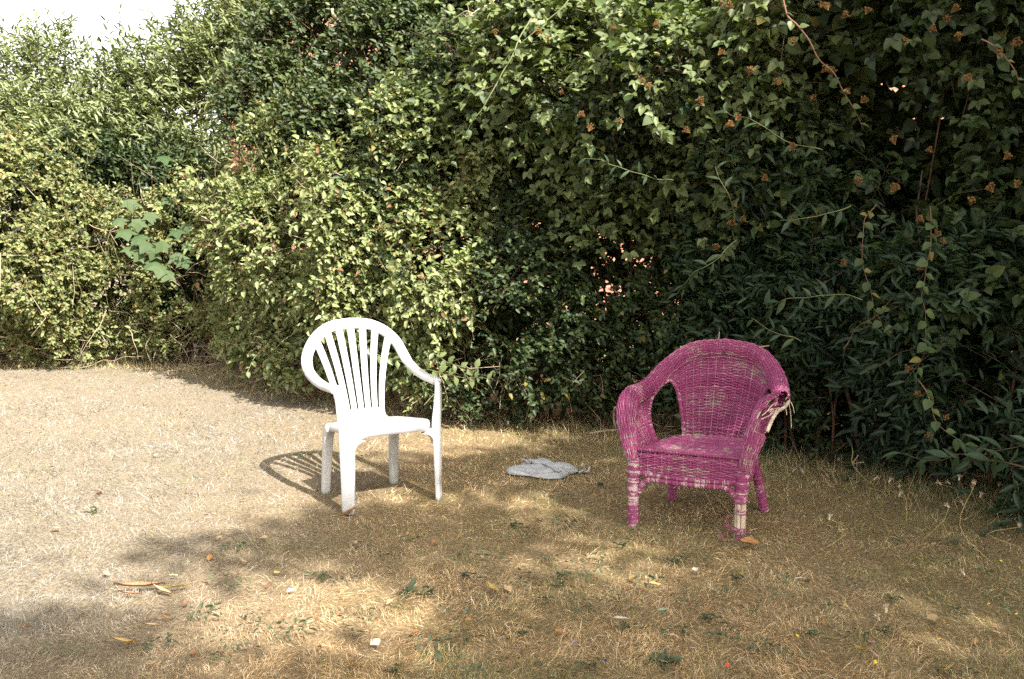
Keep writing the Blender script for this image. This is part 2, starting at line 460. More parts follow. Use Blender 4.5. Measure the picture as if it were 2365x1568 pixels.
# inner outline of the arch, for the tops of the slats
ax, az = hs[:CUT, 0], hs[:CUT, 2]
for i in range(-3, 4):
    xt, xb = i * 0.069, i * 0.0385
    zt = float(np.interp(abs(xt), ax, az)) - 0.012
    q = np.linspace(0, 1, 15); zz = 0.395 + (zt - 0.395) * q
    xx = xb + (xt - xb) * (0.25 * q + 0.75 * q ** 1.9)
    pts = np.stack([xx, y_back(xx, zz), zz], axis=1)
    ww = 0.0300 + 0.0115 * q ** 1.25
    b = MB(); b.sweep(pts, np.tile([0, -0.95, 0.3], (15, 1)), [rrect(w, 0.011, 0.0045, 2) for w in ww])
    b.build('slat', M['white'], WC)
# solid foot of the back that runs down into the seat
b = MB(); V = []; F = []
zr = [0.440, 0.420, 0.400, 0.384, 0.374, 0.368]
for j, z in enumerate(zr):
    for i in range(15):
        u = -1 + 2 * i / 14; x = u * (0.133 + 0.035 * max(0, j - 2) / 3)
        V.append((x, y_back(x, z) - (0.0, 0.0, 0.002, 0.010, 0.028, 0.06)[j] - 0.003, z + (-0.028 * (0.5 + 0.5 * math.cos(u * math.pi * 6.9)) if j == 0 else 0)))
n15 = len(V); V += [(x, y + 0.010, z - 0.004) for x, y, z in V]
for j in range(len(zr) - 1):
    for i in range(14):
        a = j * 15 + i; F += [[a, a + 1, a + 16, a + 15], [n15 + a + 15, n15 + a + 16, n15 + a + 1, n15 + a]]
for i in range(14): F.append([i + 1, i, n15 + i, n15 + i + 1])
for j in range(len(zr) - 1):
    a = j * 15; F.append([a, a + 15, n15 + a + 15, n15 + a]); a += 14; F.append([a + 15, a, n15 + a, n15 + a + 15])
b.add(V, F); b.build('lower_back', M['white'], WC)

# seat: dished top with a rounded lip and a skirt
V = []; F = []; NA = 72
def seat_xy(a, k):
    c, s = math.cos(a), math.sin(a); e = 2 / 5.5
    x = math.copysign(abs(c) ** e, c); y = math.copysign(abs(s) ** e, s)
    hwid = 0.232 - 0.030 * (y + 1) / 2
    return x * hwid * k, y * 0.205 * k - 0.015
rings = [(0.02, -0.016), (0.35, -0.014), (0.62, -0.009), (0.82, -0.003), (0.92, 0.0), (0.97, -0.003), (1.0, -0.010), (1.012, -0.022), (1.018, -0.055), (1.0, -0.055), (0.99, -0.022), (0.9, -0.014), (0.5, -0.022)]
for ri, (k, dz) in enumerate(rings):
    for i in range(NA):
        a = 2 * math.pi * i / NA; x, y = seat_xy(a, k)
        z = 0.424 + dz - 0.105 * (y + 0.21)
        if ri in (8, 9): z += 0.018 * (1 if y > -0.19 else 0) - 0.020 * max(0, abs(x) / 0.23 - 0.62) / 0.38 * (1 if y < -0.15 else 0)
        V.append((x, y, z))
for ri in range(len(rings) - 1):
    for i in range(NA):
        F.append([ri * NA + i, ri * NA + (i + 1) % NA, (ri + 1) * NA + (i + 1) % NA, (ri + 1) * NA + i])
F.append(list(range(NA))[::-1])
b = MB(); b.add(V, F); b.build('seat', M['white'], WC)

for sgn in (1, -1):
    k = np.array([sgn, 1, 1.0])
    # front leg: rises past the seat to carry the arm, L-shaped in plan
    p = spline(np.array([(0.274, -0.140, 0.606), (0.271, -0.168, 0.592), (0.266, -0.182, 0.560), (0.257, -0.190, 0.48), (0.246, -0.197, 0.40), (0.246, -0.205, 0.28), (0.249, -0.212, 0.0)]), 26) * k
    zf = p[:, 2]
    w = np.interp(zf, [0, 0.30, 0.40, 0.55, 0.61], [0.064, 0.076, 0.074, 0.056, 0.050])
    h = np.interp(zf, [0, 0.30, 0.40, 0.55, 0.61], [0.022, 0.030, 0.034, 0.030, 0.026])
    b = MB(); b.sweep(p, np.tile([sgn * 0.74, -0.67, 0.0], (26, 1)), [rrect(a_, b_, 0.0085, 3) for a_, b_ in zip(w, h)])
    b.build('leg', M['white'], WC)
    # gusset between front leg and seat skirt
    b = MB(); G = []
    for q in np.linspace(0, 1, 9):
        a = q * math.pi / 2; G.append((0.218 - 0.060 * (1 - math.cos(a)), 0.355 - 0.060 * (1 - math.sin(a))))
    Vg = []
    for yy in (-0.228, -0.190):
        Vg += [(sgn * 0.225, yy, 0.38)] + [(sgn * gx, yy, gz) for gx, gz in G] 
    ng = len(G) + 1
    b.add(Vg, [list(range(ng)), list(range(ng, 2 * ng))[::-1]] + [[i, i + ng, (i + 1) % ng + ng, (i + 1) % ng] for i in range(ng)])
    b.build('gusset', M['white'], WC, smooth=False)
    p = spline(np.array([(0.188, 0.140, 0.365), (0.187, 0.165, 0.345), (0.188, 0.185, 0.30), (0.192, 0.200, 0.16), (0.197, 0.212, 0.0)]), 18) * k
    b = MB(); b.sweep(p, np.tile([0, 1.0, 0.0], (18, 1)), [rrect(0.052 - 0.010 * (1 - z / 0.4), 0.046 - 0.008 * (1 - z / 0.4), 0.010, 3) for z in p[:, 2]])
    b.build('leg', M['white'], WC)
# ================================================================== pink wicker armchair
def wicker_mat(name, paint, bare, wear_bias, blot=1.5, per=0.30):
    m, nt, out = new_mat(name)
    tc = nt.nodes.new('ShaderNodeTexCoord')
    at_r = node(nt, 'ShaderNodeAttribute', attribute_name='rnd'); at_w = node(nt, 'ShaderNodeAttribute', attribute_name='crest')
    n1 = noise(nt, 5.5, 4.0, 0.6, tc.outputs['Object']); n2 = noise(nt, 55.0, 3.0, 0.6, tc.outputs['Object'])
    a = node(nt, 'ShaderNodeMath', operation='MULTIPLY_ADD'); nt.links.new(n1, a.inputs[0]); a.inputs[1].default_value = blot
    nt.links.new(n2, a.inputs[2])
    b = node(nt, 'ShaderNodeMath', operation='MULTIPLY_ADD'); nt.links.new(at_w.outputs['Fac'], b.inputs[0]); b.inputs[1].default_value = 0.16
    nt.links.new(a.outputs[0], b.inputs[2])
    c = node(nt, 'ShaderNodeMath', operation='MULTIPLY_ADD'); nt.links.new(at_r.outputs['Fac'], c.inputs[0]); c.inputs[1].default_value = per
    nt.links.new(b.outputs[0], c.inputs[2])
    d = node(nt, 'ShaderNodeMath', operation='ADD'); nt.links.new(c.outputs[0], d.inputs[0]); d.inputs[1].default_value = wear_bias
    worn = ramp(nt, [(0.40, (0, 0, 0)), (0.62, (1, 1, 1))], d.outputs[0])
    hue = ramp(nt, [(0.25, paint[0]), (0.5, paint[1]), (0.8, paint[2])], n1)
    hue = mixc(nt, hue, paint[2], at_r.outputs['Fac'])
    col = mixc(nt, hue, bare, worn)
    principled(nt, out, col, 0.62, 0.35, n2, 0.0008, 0.5)
    return m
PINKS = ((0.150, 0.014, 0.062), (0.225, 0.032, 0.105), (0.30, 0.072, 0.165))
M['wick'] = wicker_mat('pink_wicker', PINKS, (0.30, 0.23, 0.19), -1.06, 1.3, 0.34)
M['wrap'] = wicker_mat('pink_cane_wrap', PINKS, (0.50, 0.40, 0.37), -1.02, 1.15, 0.5)
M['cane'] = simple_noise_mat('bare_cane', [(0.3, (0.33, 0.24, 0.17)), (0.6, (0.55, 0.45, 0.35)), (0.8, (0.60, 0.52, 0.44))], 22.0, 0.7, 0.25)

KC = thing('wicker_armchair', 'worn pink wicker tub armchair with frayed arm standing before dark hedge', 'chair', (0.905, 4.83, 0.0), R(-25.5))

top_pts = [(0.0, 0.372, 0.790), (0.155, 0.355, 0.766), (0.256, 0.280, 0.688), (0.306, 0.178, 0.612), (0.316, 0.04, 0.590), (0.311, -0.10, 0.590),
           (0.304, -0.185, 0.560), (0.290, -0.240, 0.490), (0.268, -0.262, 0.405), (0.252, -0.266, 0.335)]
base_pts = [(0.0, 0.225, 0.366), (0.10, 0.212, 0.366), (0.175, 0.165, 0.366), (0.215, 0.05, 0.366), (0.236, -0.10, 0.368), (0.246, -0.235, 0.368)]
NT = 400
Tc = spline(np.array(top_pts), NT); Bc = spline(np.array(base_pts), NT)
def curve(C, s):
    a = np.abs(s) * (NT - 1); r = np.stack([np.interp(a, np.arange(NT), C[:, k]) for k in range(3)], axis=-1)
    r[..., 0] *= np.where(s < 0, -1.0, 1.0)
    return r
def S_tub(s, v):
    T = curve(Tc, s); B = curve(Bc, np.sign(s) * np.minimum(np.abs(s) / 0.80, 1.0))
    vv = v[..., None]; p = B * (1 - vv) + T * vv
    mid = np.sin(vv * math.pi) * 0.020                     # the tub swells outwards a little
    return p + nrm(np.stack([p[..., 0], p[..., 1], 0 * p[..., 0]], axis=-1)) * mid
def roll_frame(s):
    e = 2e-3; t = nrm(curve(Tc, np.clip(s + e, -1, 1)) - curve(Tc, np.clip(s - e, -1, 1)))
    p = curve(Tc, s); c = np.zeros_like(p); c[..., 1] = -0.02; c[..., 2] = p[..., 2] - 0.02
    o = p - c; o = nrm(o - t * np.sum(o * t, axis=-1, keepdims=True))
    return p, t, o, np.cross(t, o)
def roll_r(s): return 0.041 + 0.007 * np.exp(-((np.abs(s) - 0.70) / 0.16) ** 2) - 0.016 * np.clip((np.abs(s) - 0.80) / 0.2, 0, 1) ** 1.5
def S_roll(s, v):
    p, t, o, u = roll_frame(s)
    a = (v * 2 * math.pi)[..., None]; r = roll_r(s)[..., None]
    return p + o * (0.012 + r * np.cos(a) * 0.95) + u * r * np.sin(a)

def weave(S, s0, s1, stakes, v0, v1, rows, r=0.0032, amp=0.0034, mask=None, name='weave', mat=None, parent=None, sub=2, jit=0.12, raise_=None, stake_r=0.0042, closed=False, strands=True, uprights=True):
    """rows of cane woven over upright stakes on the surface S(s, v); real strands, joined to one part"""
    VV, QQ, RR, CC = [], [], [], []; base = 0
    def emit(P, N, B, rr, keep, rnd, crest):
        nonlocal base
        n, m = P.shape[:2]
        ring = np.stack([P + N * rr[..., None], P + B * rr[..., None], P - N * rr[..., None], P - B * rr[..., None]], axis=2)
        VV.append(ring.reshape(-1, 3))
        i, j, k = np.meshgrid(np.arange(n), np.arange(m - 1), np.arange(4), indexing='ij')
        ok = (keep[:, :-1] & keep[:, 1:])[i, j]
        i, j, k = i[ok], j[ok], k[ok]; f = lambda a, b_, c_: base + (a * m + b_) * 4 + c_
        QQ.append(np.stack([f(i, j, k), f(i, j, (k + 1) % 4), f(i, j + 1, (k + 1) % 4), f(i, j + 1, k)], axis=1))
        RR.append(np.repeat(np.broadcast_to(rnd[:, None], (n, m)).ravel(), 4)); CC.append(np.stack([crest, crest * 0, -crest, crest * 0], axis=2).ravel())
        base += n * m * 4
    def frame(s, v):
        e = 1e-3; P = S(s, v); ds = S(s + e, v) - S(s - e, v); dv = S(s, v + e) - S(s, v - e)
        return P, nrm(np.cross(ds, dv)), nrm(ds), nrm(dv)
    if strands:
        m = stakes * sub + 1
        ss = np.linspace(s0, s1, m); vs = v0 + (v1 - v0) * (np.arange(rows) + 0.5) / rows
        dv = (v1 - v0) / rows
        s, v = np.meshgrid(ss, vs); v = v + (RNG.random((rows, 1)) - 0.5) * dv * jit * 2 + (vnoise(np.stack([s * 14, v * 9, 0 * s], -1), 1.0, 5) - 0.5) * dv * 0.8
        P, N, ts, tv = frame(s, v)
        ph = np.cos(math.pi * (np.arange(m) / sub))[None, :] * np.where(np.arange(rows) % 2 == 0, 1, -1)[:, None]
        A = np.full_like(ph, amp)
        if raise_ is not None: A = A * (1 + 1.3 * raise_(s, v))
        P = P + N * (ph * A)[..., None]
        keep = np.ones_like(s, bool) if mask is None else mask(s, v)
        rad = r * (0.85 + 0.3 * RNG.random((rows, 1))) * np.ones_like(s)
        if raise_ is not None: rad = rad * (1 + 0.35 * raise_(s, v))
        emit(P, N, tv, rad, keep, RNG.random(rows), ph)
    if uprights:
        mm = max(8, rows // 3); ss = np.linspace(s0, s1, stakes + 1); vs = np.linspace(v0, v1, mm)
        v, s = np.meshgrid(vs, ss); P, N, ts, tv = frame(s, v)
        keep = np.ones_like(s, bool) if mask is None else mask(s, v)
        emit(P, N, ts, np.full_like(s, stake_r), keep, RNG.random(stakes + 1), np.zeros_like(s))
    V = np.concatenate(VV); Q = np.concatenate(QQ)
    used = np.zeros(len(V), bool); used[Q.ravel()] = True; idx = np.cumsum(used) - 1
    return tag(obj(name, quads_mesh(name, V[used], idx[Q], mat or M['wick'], True, None, {'rnd': np.concatenate(RR)[used], 'crest': np.concatenate(CC)[used]}), parent or KC), kind='stuff')

HS0, HS1 = 0.205, 0.505                                  # the arched opening in each side
def hole(s, v):
    a = np.abs(s); c = (HS0 + HS1) / 2; w = (HS1 - HS0) / 2
    q = np.clip(1 - np.abs((a - c) / w) ** 3.0, 0, 1)
    return (np.abs(a - c) < w) & (v < 0.84 * q ** 0.5)
def diamond(s, v):
    return (np.clip(1 - (np.abs(s - 0.02) / 0.085 + np.abs(v - 0.60) / 0.17), 0, 0.25) > 0).astype(float)
weave(S_tub, -0.40, 0.40, 22, 0.0, 1.0, 62, mask=lambda s, v: ~hole(s, v), name='backrest', raise_=diamond)
for sgn in (-1, 1):
    a, b_ = (0.40, 0.985) if sgn > 0 else (-0.985, -0.40)
    weave(S_tub, a, b_, 17, 0.0, 1.0, 48, mask=lambda s, v: ~hole(s, v), name='side_panel', sub=2)
    # wrapped rim round the opening
    q = np.linspace(0, 1, 60); c = (HS0 + HS1) / 2; w = (HS1 - HS0) / 2
    ssr = c + w * np.sin((q - 0.5) * math.pi); vvr = 0.84 * np.clip(1 - np.abs((ssr - c) / w) ** 3.0, 0, 1) ** 0.5
    rim = S_tub(sgn * ssr, vvr)

    def wrap_tube(name, pts, rad, pitch=0.0052, strand=0.0030, mat=None, parent=None, keep=None, core=True):
        """a cane core with a strand wound tightly round it"""
        pts = np.asarray(pts, float); L = np.concatenate([[0], np.cumsum(np.linalg.norm(np.diff(pts, axis=0), axis=1))])
        turns = L[-1] / pitch; n = max(24, int(turns * 9)); q = np.linspace(0, L[-1], n)
        P = np.stack([np.interp(q, L, pts[:, k]) for k in range(3)], axis=1)
        rad = np.interp(q, L, np.broadcast_to(np.asarray(rad, float), (len(pts),)))
        t = nrm(np.gradient(P, axis=0)); up = np.array([0.31, 0.2, 0.93]) if abs(t[0][2]) < 0.8 else np.array([1.0, 0.1, 0])
        a_ = nrm(np.cross(np.broadcast_to(up, t.shape), t)); bb = np.cross(t, a_)
        an = q / pitch * 2 * math.pi
        N = a_ * np.cos(an)[:, None] + bb * np.sin(an)[:, None]
        C = P + N * rad[:, None]
        sr = strand * np.ones(n)
        ring = np.stack([C + N * (sr * 0.7)[:, None], C + t * sr[:, None], C - N * (sr * 0.7)[:, None], C - t * sr[:, None]], axis=1)
        i, k = np.meshgrid(np.arange(n - 1), np.arange(4), indexing='ij'); i, k = i.ravel(), k.ravel()
        if keep is not None:
            ok = keep((q / L[-1])[i]); i, k = i[ok], k[ok]
        Q = np.stack([i * 4 + k, i * 4 + (k + 1) % 4, (i + 1) * 4 + (k + 1) % 4, (i + 1) * 4 + k], axis=1)
        turn = np.floor(q / pitch); rnd = _hash(turn.astype(np.int64), 3, 9, 5)
        o = obj(name, quads_mesh(name, ring.reshape(-1, 3), Q, mat or M['wrap'], True, None, {'rnd': np.repeat(rnd, 4), 'crest': np.full(n * 4, 0.3)}), parent or KC)
        if core:
            mb = MB(); mb.tube(P[::6], rad[::6] * 0.93, 10); mb.build('cane_core', mat or M['cane'], o)
        return o
    wrap_tube('opening_rim', rim, 0.0095)

# rolled border over back and arms; the cane of the arm on the viewer's far side has broken away
def roll_mask(s, v):
    v = np.mod(v, 1.0)
    frayed = (s > 0.47) & (s < 0.84) & ((v < 0.16 + 0.05 * np.sin(s * 90)) | (v > 0.40 + 0.05 * np.sin(s * 70)))
    return ~frayed
weave(S_roll, -1.0, 1.0, 66, 0.0, 1.0, 40, r=0.0030, amp=0.0028, mask=roll_mask, name='rolled_border', stake_r=0.0036)
# welt between roll and panels
for sgn in (-1, 1):
    ss = np.linspace(0.0, 0.93, 70) * sgn
    p, t, o, u = roll_frame(ss)
    c = np.array([0, -0.02, 0]); inn = S_tub(ss, np.full(70, 0.90)) - nrm(np.stack([p[:, 0], p[:, 1], 0 * p[:, 0]], 1)) * 0.010
    if sgn > 0: inn = inn[np.abs(ss) < 0.52]
    wrap_tube('welt', inn, 0.0036, 0.012, 0.0026, mat=M['wick'])
# bare rods inside the broken arm, with loose ends
ss = np.linspace(0.44, 0.83, 34); p, t, o, u = roll_frame(ss)
for du, do, rr, nm in ((-0.020, 0.050, 0.0085, 'bare_rod'), (0.030, 0.010, 0.0075, 'bare_rod'), (-0.010, -0.030, 0.0060, 'bare_rod')):
    mb = MB(); mb.tube(p + o * do + u * du, rr, 8); mb.build(nm, M['cane'], KC)
for k in range(9):
    s_a = 0.46 + 0.30 * RNG.random(); i = int((s_a - 0.44) / 0.39 * 33)
    a0 = p[i] + o[i] * 0.05 + u[i] * (RNG.random() - 0.5) * 0.06
    sd = 1 if k < 8 else -1
    a1 = a0 + t[i] * sd * (0.05 + 0.10 * RNG.random()) + u[i] * (RNG.random() - 0.4) * 0.05 + o[i] * (RNG.random() - 0.6) * 0.05
    mb = MB(); mb.tube(spline(np.array([a0, (a0 + a1) / 2 + np.array([0, 0, 0.012 * (RNG.random() - 0.3)]), a1]), 8), 0.0024, 4); mb.build('loose_cane', M['cane'], KC, smooth=False)
# ends hanging from the rear of the broken roll
pe, te, oe, ue = roll_frame(np.array([0.47, 0.48, 0.49]))
for k, (dx, ln) in enumerate(((0.0, 0.125), (0.012, 0.05), (-0.02, 0.06))):
    a0 = pe[k] + oe[k] * 0.052 + np.array([dx, 0.0, -0.015])
    mb = MB(); mb.tube(spline(np.array([a0, a0 + np.array([0.010, 0, -ln * 0.4]), a0 + np.array([0.016, 0.004, -ln])]), 8), 0.0022, 4); mb.build('loose_cane', M['cane'], KC, smooth=False)
for (s_, dz, dx) in ((-0.03, 0.035, 0.004), (0.17, 0.012, 0.05), (-0.21, 0.012, -0.01)):
    q0 = curve(Tc, np.array([s_]))[0] + np.array([0, 0, 0.046])
    mb = MB(); mb.tube([q0, q0 + np.array([dx * .5, 0, dz * .6]), q0 + np.array([dx, 0, dz])], 0.002, 4); mb.build('loose_cane', M['cane'], KC, smooth=False)

# seat and apron
def S_seat(s, v):                                        # s across, v front to back
    y = -0.262 + v * 0.475
    hwid = np.interp(v, [0, 0.3, 0.62, 0.85, 1.0], [0.252, 0.245, 0.222, 0.175, 0.09])
    z = 0.369 - 0.024 * np.sin(np.clip(v, 0, 1) * math.pi) * (1 - 0.7 * s * s) + 0.006 * np.clip(0.1 - v, 0, 1) * 10
    return np.stack([s * hwid, y, z], axis=-1)
weave(S_seat, -1, 1, 15, 0.0, 1.0, 58, name='seat', r=0.0040, amp=0.0026, stake_r=0.0045)
def S_front(s, v):
    a = np.clip(v * 6, 0, 1)
    y = -0.262 - 0.018 * np.sin(a * math.pi / 2) + 0.012 * s * s
    return np.stack([s * (0.254 - 0.004 * v), y, 0.372 - 0.105 * v - 0.010 * (1 - a) * 0 + 0.004 * np.cos(s * 2)], axis=-1)
weave(S_front, -1, 1, 15, 0.0, 1.0, 15, name='front_apron', r=0.0038, amp=0.0036, stake_r=0.0045)
for sgn in (-1, 1):
    def S_side(s, v, sgn=sgn):
        return np.stack([sgn * (0.250 - 0.055 * s ** 1.5) , -0.26 + 0.42 * s, 0.366 - 0.098 * v], axis=-1)
    weave(S_side, 0.0, 1.0, 12, 0.0, 1.0, 13, name='side_apron', r=0.0038, amp=0.0036)
    wrap_tube('side_rail', [(sgn * 0.245, -0.24, 0.262), (sgn * 0.235, -0.05, 0.262), (sgn * 0.195, 0.17, 0.262)], 0.015, 0.006)
wrap_tube('seat_edge', spline(np.array([(-0.252, -0.268, 0.378), (0, -0.274, 0.380), (0.252, -0.268, 0.378)]), 20), 0.0055, 0.014, 0.0034, mat=M['wick'])
wrap_tube('back_edge', spline(np.array([(-0.155, 0.17, 0.368), (-0.09, 0.207, 0.366), (0, 0.218, 0.364), (0.09, 0.207, 0.366), (0.155, 0.17, 0.368)]), 24), 0.006, 0.014, 0.0034)
# rail under the apron: two canes lashed side by side, splitting into curved braces at the legs
for zz in (0.262, 0.240):
    wrap_tube('front_rail', spline(np.array([(-0.165, -0.268, zz + 0.004), (0, -0.272, zz), (0.165, -0.268, zz + 0.004)]), 20), 0.0125, 0.0058)
for sgn in (-1, 1):
    wrap_tube('rail_end', [(sgn * 0.16, -0.268, 0.264), (sgn * 0.20, -0.266, 0.268), (sgn * 0.245, -0.262, 0.270)], 0.0135)
    wrap_tube('brace', spline(np.array([(sgn * 0.150, -0.268, 0.246), (sgn * 0.185, -0.267, 0.238), (sgn * 0.212, -0.264, 0.215), (sgn * 0.228, -0.260, 0.175)]), 16), 0.0125)
# legs
wrap_tube('leg', spline(np.array([(-0.254, -0.258, 0.335), (-0.254, -0.258, 0.26), (-0.257, -0.257, 0.14), (-0.258, -0.257, 0.0)]), 16), [0.030] * 4 + [0.028] * 4 + [0.0245] * 8)
wrap_tube('leg', spline(np.array([(-0.185, 0.15, 0.30), (-0.205, 0.20, 0.16), (-0.225, 0.255, 0.0)]), 12), 0.0215)
wrap_tube('leg', spline(np.array([(0.195, 0.15, 0.33), (0.220, 0.20, 0.17), (0.243, 0.258, 0.0)]), 12), 0.0215)
fr = spline(np.array([(0.248, -0.258, 0.335), (0.244, -0.258, 0.25), (0.241, -0.257, 0.14), (0.240, -0.257, 0.0)]), 20)
o = tag(wrap_tube('leg', fr, [0.030] * 6 + [0.028] * 6 + [0.0245] * 8, core=False, keep=lambda q: (q < 0.46) | (q > 0.93) | ((q > 0.55) & (q < 0.567)) | ((q > 0.595) & (q < 0.612)) | ((q > 0.80) & (q < 0.85))),
        'front leg with its cane wrapping gone, bare canes showing')
for k in range(6):
    a = k * math.pi / 3 + 0.3
    off = np.array([math.cos(a) * 0.0165, math.sin(a) * 0.0165, 0])
    mb = MB(); mb.tube(fr[::3] + off, 0.0085, 7); mb.build('bare_cane', M['cane'], o)
for pts in ([(0.232, -0.285, 0.045), (0.205, -0.30, 0.080), (0.188, -0.30, 0.112), (0.196, -0.295, 0.128)], [(0.245, -0.285, 0.052), (0.205, -0.297, 0.070), (0.168, -0.30, 0.074)],
            [(0.272, -0.28, 0.055), (0.245, -0.292, 0.030), (0.226, -0.272, 0.048), (0.25, -0.24, 0.05), (0.275, -0.262, 0.042)], [(0.276, -0.275, 0.036), (0.248, -0.29, 0.042), (0.222, -0.27, 0.028)],
            [(0.272, -0.282, 0.070), (0.24, -0.287, 0.066), (0.223, -0.262, 0.070)]):
    mb = MB(); mb.tube(spline(np.array(pts), 12), 0.0026, 5); mb.build('loose_wrap', M['wrap'], o)
for a0, a1 in (((0.185, -0.33, 0.005), (0.160, -0.335, 0.065)), ((0.200, -0.335, 0.005), (0.205, -0.345, 0.062))):
    mb = MB(); mb.tube([a0, (np.array(a0) + np.array(a1)) / 2 + np.array([0.004, 0, 0.002]), a1], 0.0028, 5); mb.build('loose_wrap', M['wrap'], o)
# ================================================================== foliage tools
class Leaves:
    """collects leaf blades of one plant: two folded quads per leaf"""
    def __init__(self): self.V = []; self.C = []
    def add_flat(self, p, d, n, ln, wd, col):
        d = nrm(d); n = nrm(n - d * np.sum(n * d, axis=1, keepdims=True)); b = np.cross(n, d); L = ln[:, None]; W = wd[:, None] * 0.5
        self.F4 = np.stack([p, p + d * L * 0.45 + b * W, p + d * L, p + d * L * 0.45 - b * W], 1); self.C4 = np.repeat(col, 4, axis=0)
    def add(self, p, d, n, ln, wd, col, fold=0.22, droop=0.18, ovate=True):
        d = nrm(d); n = nrm(n - d * np.sum(n * d, axis=1, keepdims=True)); b = np.cross(n, d)
        L = ln[:, None]; W = wd[:, None] * 0.5
        a1, w1, a2, w2 = (0.28, 0.98, 0.68, 0.72) if ovate else (0.30, 0.95, 0.66, 0.80)
        f = n * W * fold * 2; dr = -n * L * droop
        V = np.stack([p, p + d * L * a1 + b * W * w1 + f, p + d * L * a2 + b * W * w2 + f * w2 + dr * 0.35, p + d * L + dr,
                      p + d * L * a1 - b * W * w1 + f, p + d * L * a2 - b * W * w2 + f * w2 + dr * 0.35], axis=1)
        self.V.append(V); self.C.append(np.repeat(col, 6, axis=0))
    def mesh(self, name, mat, origin):
        if not self.V: return quads_mesh(name, self.F4.reshape(-1, 3) - origin, np.arange(len(self.F4) * 4), mat, False, self.C4)
        V = np.concatenate(self.V); n = len(V); k = np.arange(n)[:, None, None] * 6
        Q = (k + np.array([[0, 1, 2, 3], [0, 3, 5, 4]])).reshape(-1, 4)
        return quads_mesh(name, V.reshape(-1, 3) - origin, Q, mat, False, np.concatenate(self.C))

class Twigs:
    """thin three-sided twigs of one plant"""
    def __init__(self): self.V = []; self.n = 0; self.Q = []
    def add(self, P, r):
        """P (N, m, 3), r (N, m)"""
        N, m = P.shape[:2]; t = nrm(np.gradient(P, axis=1))
        a = nrm(np.cross(t, np.array([0.3, 0.5, 0.81]))); b = np.cross(t, a)
        ring = np.stack([P + (a * math.cos(x) + b * math.sin(x)) * r[..., None] for x in (0, 2.094, 4.189)], axis=2)
        i, j, k = np.meshgrid(np.arange(N), np.arange(m - 1), np.arange(3), indexing='ij'); i, j, k = i.ravel(), j.ravel(), k.ravel()
        f = lambda j_, k_: self.n + (i * m + j_) * 3 + k_
        self.Q.append(np.stack([f(j, k), f(j, (k + 1) % 3), f(j + 1, (k + 1) % 3), f(j + 1, k)], 1))
        self.V.append(ring.reshape(-1, 3)); self.n += N * m * 3
    def mesh(self, name, mat, origin): return quads_mesh(name, np.concatenate(self.V) - origin, np.concatenate(self.Q), mat, True)

def big_leaf(name, half, mat, serr=0.0, droop=0.22, fold=0.25):
    """one larger leaf, unit length along +Y, midrib folded, a few teeth"""
    t = np.linspace(0, 1, len(half)); V = [(0, a, -droop * a * a) for a in t]; m = len(t); F = []
    for sgn in (1, -1):
        for a, w in zip(t[1:-1], half[1:-1]):
            V.append((sgn * w, a - serr * w, -droop * a * a + fold * w))
    for q, sgn in enumerate((1, -1)):
        o = m + q * (m - 2); L = [[0, 1, o]] + [[i, i + 1, o + i, o + i - 1] for i in range(1, m - 2)] + [[m - 2, m - 1, o + m - 3]]
        F += L if sgn > 0 else [f[::-1] for f in L]
    me = poly_mesh(name, V, [f[::-1] for f in F], mat, False)
    return me
LEAF_BRAMBLE = [big_leaf('bramble_leaflet', np.array(h), M['bramble_leaf'], 0.25) for h in ([0, 0.20, 0.34, 0.37, 0.30, 0.16, 0], [0, 0.24, 0.38, 0.40, 0.34, 0.20, 0])]
LEAF_LANCE = [big_leaf('lance_leaf', np.array(h), M['lance_leaf'], 0.0, 0.25, 0.35) for h in ([0, 0.07, 0.13, 0.145, 0.11, 0.06, 0], [0, 0.08, 0.15, 0.16, 0.13, 0.06, 0])]
LEAF_OVATE = [big_leaf('ovate_leaf', np.array(h), M['pale_leaf'], 0.0, 0.2, 0.3) for h in ([0, 0.20, 0.30, 0.31, 0.25, 0.13, 0], [0, 0.17, 0.27, 0.30, 0.24, 0.12, 0])]

def place_leaf(me, p, d, n, size, parent, name='leaf'):
    d = d / np.linalg.norm(d); n = n - d * np.dot(n, d); n = n / max(np.linalg.norm(n), 1e-6); b = np.cross(d, n)
    o = bpy.data.objects.new(name, me)
    q = np.array(p) - np.array(parent.location)
    o.matrix_basis = Matrix(((b[0] * size, d[0] * size, n[0] * size, q[0]), (b[1] * size, d[1] * size, n[1] * size, q[1]), (b[2] * size, d[2] * size, n[2] * size, q[2]), (0, 0, 0, 1)))
    return link(o, parent)

